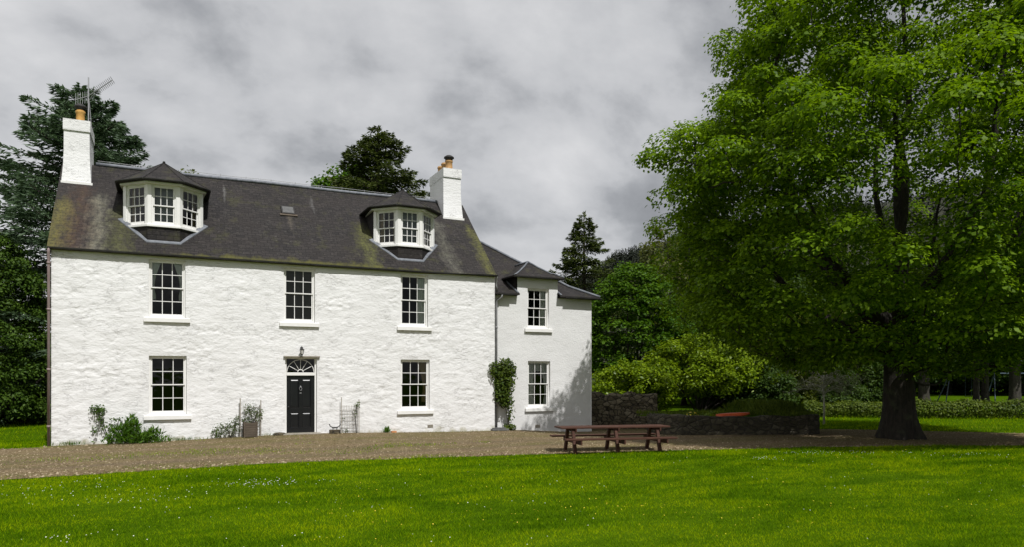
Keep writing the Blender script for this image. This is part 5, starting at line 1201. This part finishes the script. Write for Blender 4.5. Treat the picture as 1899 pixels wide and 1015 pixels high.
z = 0.60+0.10*vnoise(x*3, y*0, 7)+0.42*sstep(23.9, 24.9, x)*sstep(0, 0.25, iv)*(1-0.6*sstep(25.6, 26.3, x)); keep = (x > 24.1) | ((g.random(n) < 0.4) & (iv > 0.30))
P = np.stack([x, y, z], 1)[keep]; D = g.normal(size=P.shape)*0.5+np.array([0, 0, 1]); V, F = along(P, D, g.normal(size=P.shape), 0.20*g.uniform(.5, 1.3, len(P)), 0.03); tag(np_mesh('grass_fringe', V, F, MT['hedge'], rb_), kind='stuff')
q = MB()
hull = [(-0.9, 0.02, 0.05), (-0.55, 0.20, 0.0), (0, 0.26, 0.0), (0.55, 0.22, 0.0), (0.9, 0.06, 0.05)]
vs = []; fs = []
for x, w_, z in hull:
    for k in range(7): a = math.pi*k/6; vs.append((x, -math.cos(a)*w_, z+math.sin(a)*(0.10+w_*0.35)))
for i in range(4):
    for k in range(6): fs.append((i*7+k, i*7+k+1, (i+1)*7+k+1, (i+1)*7+k))
fs += [tuple(range(6, -1, -1)), tuple(range(28, 35))]; fs += [(i*7+6, i*7, (i+1)*7, (i+1)*7+6) for i in range(4)]
q.add(vs, fs); o = q.build('upturned_boat', MT['orange'], None, smooth=True); o.location = (23.05, -5.25, 0.68); o.rotation_euler = (0, R_(-3), R_(-24)); o.scale = (0.82, 0.8, 0.7); tag(o, 'long orange-red upturned hull lying in the low walled bed', 'boat')
def yellow_plant(x, y, z, s, lab, seed, yel):
    g = np.random.default_rng(seed); r_ = empty('bed_plant', (x, y, z), 0, lab, 'plant'); n = int(260*s); d = g.normal(size=(n, 3)); d /= np.linalg.norm(d, axis=1, keepdims=True); d[:, 2] = np.abs(d[:, 2])
    V, F = kites(d*np.array([0.4, 0.3, 0.32])*s*(g.random((n, 1))**.4), d+np.array([0, 0, .5]), 0.09, 0.045, g=g); np_mesh('foliage', V, F, MT['laurel'], r_)
    if yel:
        m_ = 40; d = g.normal(size=(m_, 3)); d /= np.linalg.norm(d, axis=1, keepdims=True); d[:, 2] = np.abs(d[:, 2]); V, F = kites(d*np.array([0.4, 0.3, 0.34])*s, d, 0.07, 0.07, g=g); np_mesh('flower', V, F, MT['butter'], r_)
yellow_plant(21.6, -4.75, 0.62, 0.7, 'small yellow-flowered plant at the left end of the walled bed', 1, True)
yellow_plant(22.45, -4.9, 0.62, 0.9, 'leafy yellow-green plant in the bed just left of the orange hull', 2, False)

# far conifer wood on the hill: one mass
g = np.random.default_rng(88); PP = []; DD = []; SZ = []
n = 7000; t = np.where(g.random(n) < 0.4, g.uniform(0.05, 0.26, n), g.uniform(-0.02, 0.85, n)); Zd = 290+190*g.random(n)
keepw = (t < 0.26) | (fbm(t*20, Zd*0.02, 3) > 0.36); t = t[keepw]; Zd = Zd[keepw]; hz = hill_z(t, Zd)
for a, Z_, z_ in zip(t, Zd, hz):
    p = G(a, Z_, z_); H_ = g.uniform(4, 8.5)
    for k in range(12):
        f = k/12; an = g.uniform(0, 6.28); PP.append((p.x, p.y, p.z+H_*f)); DD.append((math.cos(an)*(1-f)*0.28+0.001, math.sin(an)*(1-f)*0.28, 0.12-0.12*(1-f))); SZ.append(H_*0.26*(1.05-f)+0.4)
PP = np.array(PP); V, F = along(PP, np.array(DD), g.normal(size=PP.shape)*0.3+np.array([0, 0, 1]), np.array(SZ), np.array(SZ)*0.75)
tag(np_mesh('conifer_wood', V, F, MT['hillwood']), kind='stuff')

# ------------------------------------------------------------------ grass blades, flowers, pebbles
def on_gravel(x, y, m=0.0): return (y > front(x)+m) & (y < back(x)-m)
def blocked(x, y): return ((x > -0.1) & (x < 20.3) & (y > -0.1) & (y < 9.8)) | ((x > 20.9) & (x < 26.2) & (y > -6.6) & (y < -3))
g = np.random.default_rng(99)
def field(n, z0, z1, pw, t0=-1.05, t1=1.05):
    Z = z0+(z1-z0)*g.random(n)**pw; t = g.uniform(t0, t1, n); return CAM[0]+t*Z*AX[0]+Z*AW[0], CAM[1]+t*Z*AX[1]+Z*AW[1], Z
bx_, by_, bZ = [], [], []
for args in ((560000, 8.2, 25, 1.15), (95000, 25, 46, 1.0)):
    a, b, c = field(*args); edge = 0.10*(vnoise(a*4, b*4, 2)-.5)+0.03; tr_ = (b-front(a))/np.maximum(0.5, back(a)-front(a)); creep = (fbm(a*0.7, b*1.4, 17, 5)+0.25*np.exp(-((tr_-0.42)/0.10)**2)+0.35*np.exp(-(tr_/0.05)**2)-0.25*sstep(8, 14, a) > 0.66) & (g.random(len(a)) < 0.30); ok = (~on_gravel(a, b, edge) | creep) & ~blocked(a, b); bx_.append(a[ok]); by_.append(b[ok]); bZ.append(c[ok])
x = np.concatenate(bx_); y = np.concatenate(by_); Zd = np.concatenate(bZ); n = len(x)
lush = 0.25+1.5*fbm(x*0.9, y*0.9, 12, 5); sz = np.interp(Zd, [8, 16, 25, 46], [0.8, 1.0, 1.5, 2.6])
h_ = 0.042*lush*sz*g.uniform(0.5, 1.35, n); w_ = 0.0085*sz*g.uniform(0.7, 1.3, n)*np.interp(Zd, [8, 25], [1, 1.4])
P = np.stack([x, y, gz(x, y)], 1); a = g.uniform(0, 2*math.pi, n); s_ = np.stack([np.cos(a), np.sin(a), np.zeros(n)], 1)*w_[:, None]*0.5
ln_d = g.normal(size=(n, 2))*0.55; tipv = np.stack([ln_d[:, 0]*h_, ln_d[:, 1]*h_, h_], 1)
V = np.stack([P-s_, P+s_, P+tipv], 1).reshape(-1, 3)
tag(np_mesh('grass', V, np.arange(n*3).reshape(n, 3), MT['blade']), kind='stuff')

def flowers(name, m, n, patches, size, seed, zlo, zhi, t0, t1):
    g = np.random.default_rng(seed); xs = []; ys = []
    Z = g.uniform(zlo, zhi, n); t = g.uniform(t0, t1, n); xs.append(CAM[0]+t*Z*AX[0]+Z*AW[0]); ys.append(CAM[1]+t*Z*AX[1]+Z*AW[1])
    for t_, Z_, r1, r2, k in patches:
        p = G(t_, Z_); u_ = g.normal(size=k)*r1; v_ = g.normal(size=k)*r2; xs.append(p.x+u_*AX[0]+v_*AW[0]); ys.append(p.y+u_*AX[1]+v_*AW[1])
    x = np.concatenate(xs); y = np.concatenate(ys); ok = ~on_gravel(x, y, -0.1) & ~blocked(x, y) & (fbm(x*0.6, y*0.6, seed) > 0.40); x = x[ok]; y = y[ok]; k = len(x)
    P = np.stack([x, y, gz(x, y)+g.uniform(0.05, 0.085, k)], 1); Nn = np.stack([g.normal(size=k)*0.25, -0.45+g.normal(size=k)*0.25, np.ones(k)], 1); Nn /= np.linalg.norm(Nn, axis=1, keepdims=True)
    u_ = np.cross(Nn, [0, 1, 0]); u_ /= np.linalg.norm(u_, axis=1, keepdims=True); w = np.cross(Nn, u_); R = size*g.uniform(.6, 1.2, k)[:, None]
    V = np.stack([P+(u_*math.cos(q)+w*math.sin(q))*R*(1.0 if j % 2 else 0.75) for j, q in enumerate(np.arange(8)*math.pi/4)], 1).reshape(-1, 3)
    tag(np_mesh(name, V, np.arange(k*8).reshape(k, 8), m), kind='stuff')
flowers('daisies', MT['daisy'], 260, [(-0.34, 14.6, 0.35, 0.25, 60), (-0.33, 14.9, 0.6, 0.3, 50), (-0.52, 12.3, 0.8, 0.4, 40), (-0.62, 9.8, 0.3, 0.2, 18), (0.31, 20.5, 0.9, 0.35, 70), (0.34, 19.3, 0.35, 0.3, 60), (0.42, 20.6, 1.4, 0.3, 90), (0.63, 20.0, 0.6, 0.3, 40), (-0.60, 14.0, 1.2, 0.5, 60), (-0.45, 12.8, 1.5, 0.5, 60)], 0.0088, 5, 9, 22, -0.72, 0.72)
flowers('buttercups', MT['butter'], 260, [(0.50, 19.2, 0.8, 0.4, 40), (0.30, 12.0, 1.0, 0.6, 30), (0.6, 30.5, 2.0, 0.6, 120), (0.1, 12.0, 1.2, 0.8, 40)], 0.0095, 6, 9, 22, -0.3, 0.75)

n = 60000; x, y, Zd = field(n, 14.5, 31, 1.2); ok = on_gravel(x, y, -0.06) & ~blocked(x, y); x = x[ok]; y = y[ok]; n = len(x); r = (np.abs(g.normal(size=n))*0.010+0.011)*(1+0.7*np.exp(-((y-front(x))/0.5)**2)); a = g.uniform(0, 6.28, n)
P = np.stack([x, y, gz(x, y)+0.010], 1); V = [P+np.stack([np.cos(a+k*1.57)*r*g.uniform(.7, 1.3, n), np.sin(a+k*1.57)*r*g.uniform(.7, 1.3, n), np.zeros(n)], 1) for k in range(4)]+[P+np.stack([g.normal(size=n)*r*0.3, g.normal(size=n)*r*0.3, r*g.uniform(.5, 1.1, n)], 1)]
V = np.stack(V, 1).reshape(-1, 3); b = np.arange(n)[:, None]*5; F = np.concatenate([b+np.array([[k, (k+1) % 4, 4]]) for k in range(4)], 0)
# keep each pebble's faces together so that they count as one stone
tag(np_mesh('pebbles', V, F, MT['pebble']), kind='stuff')
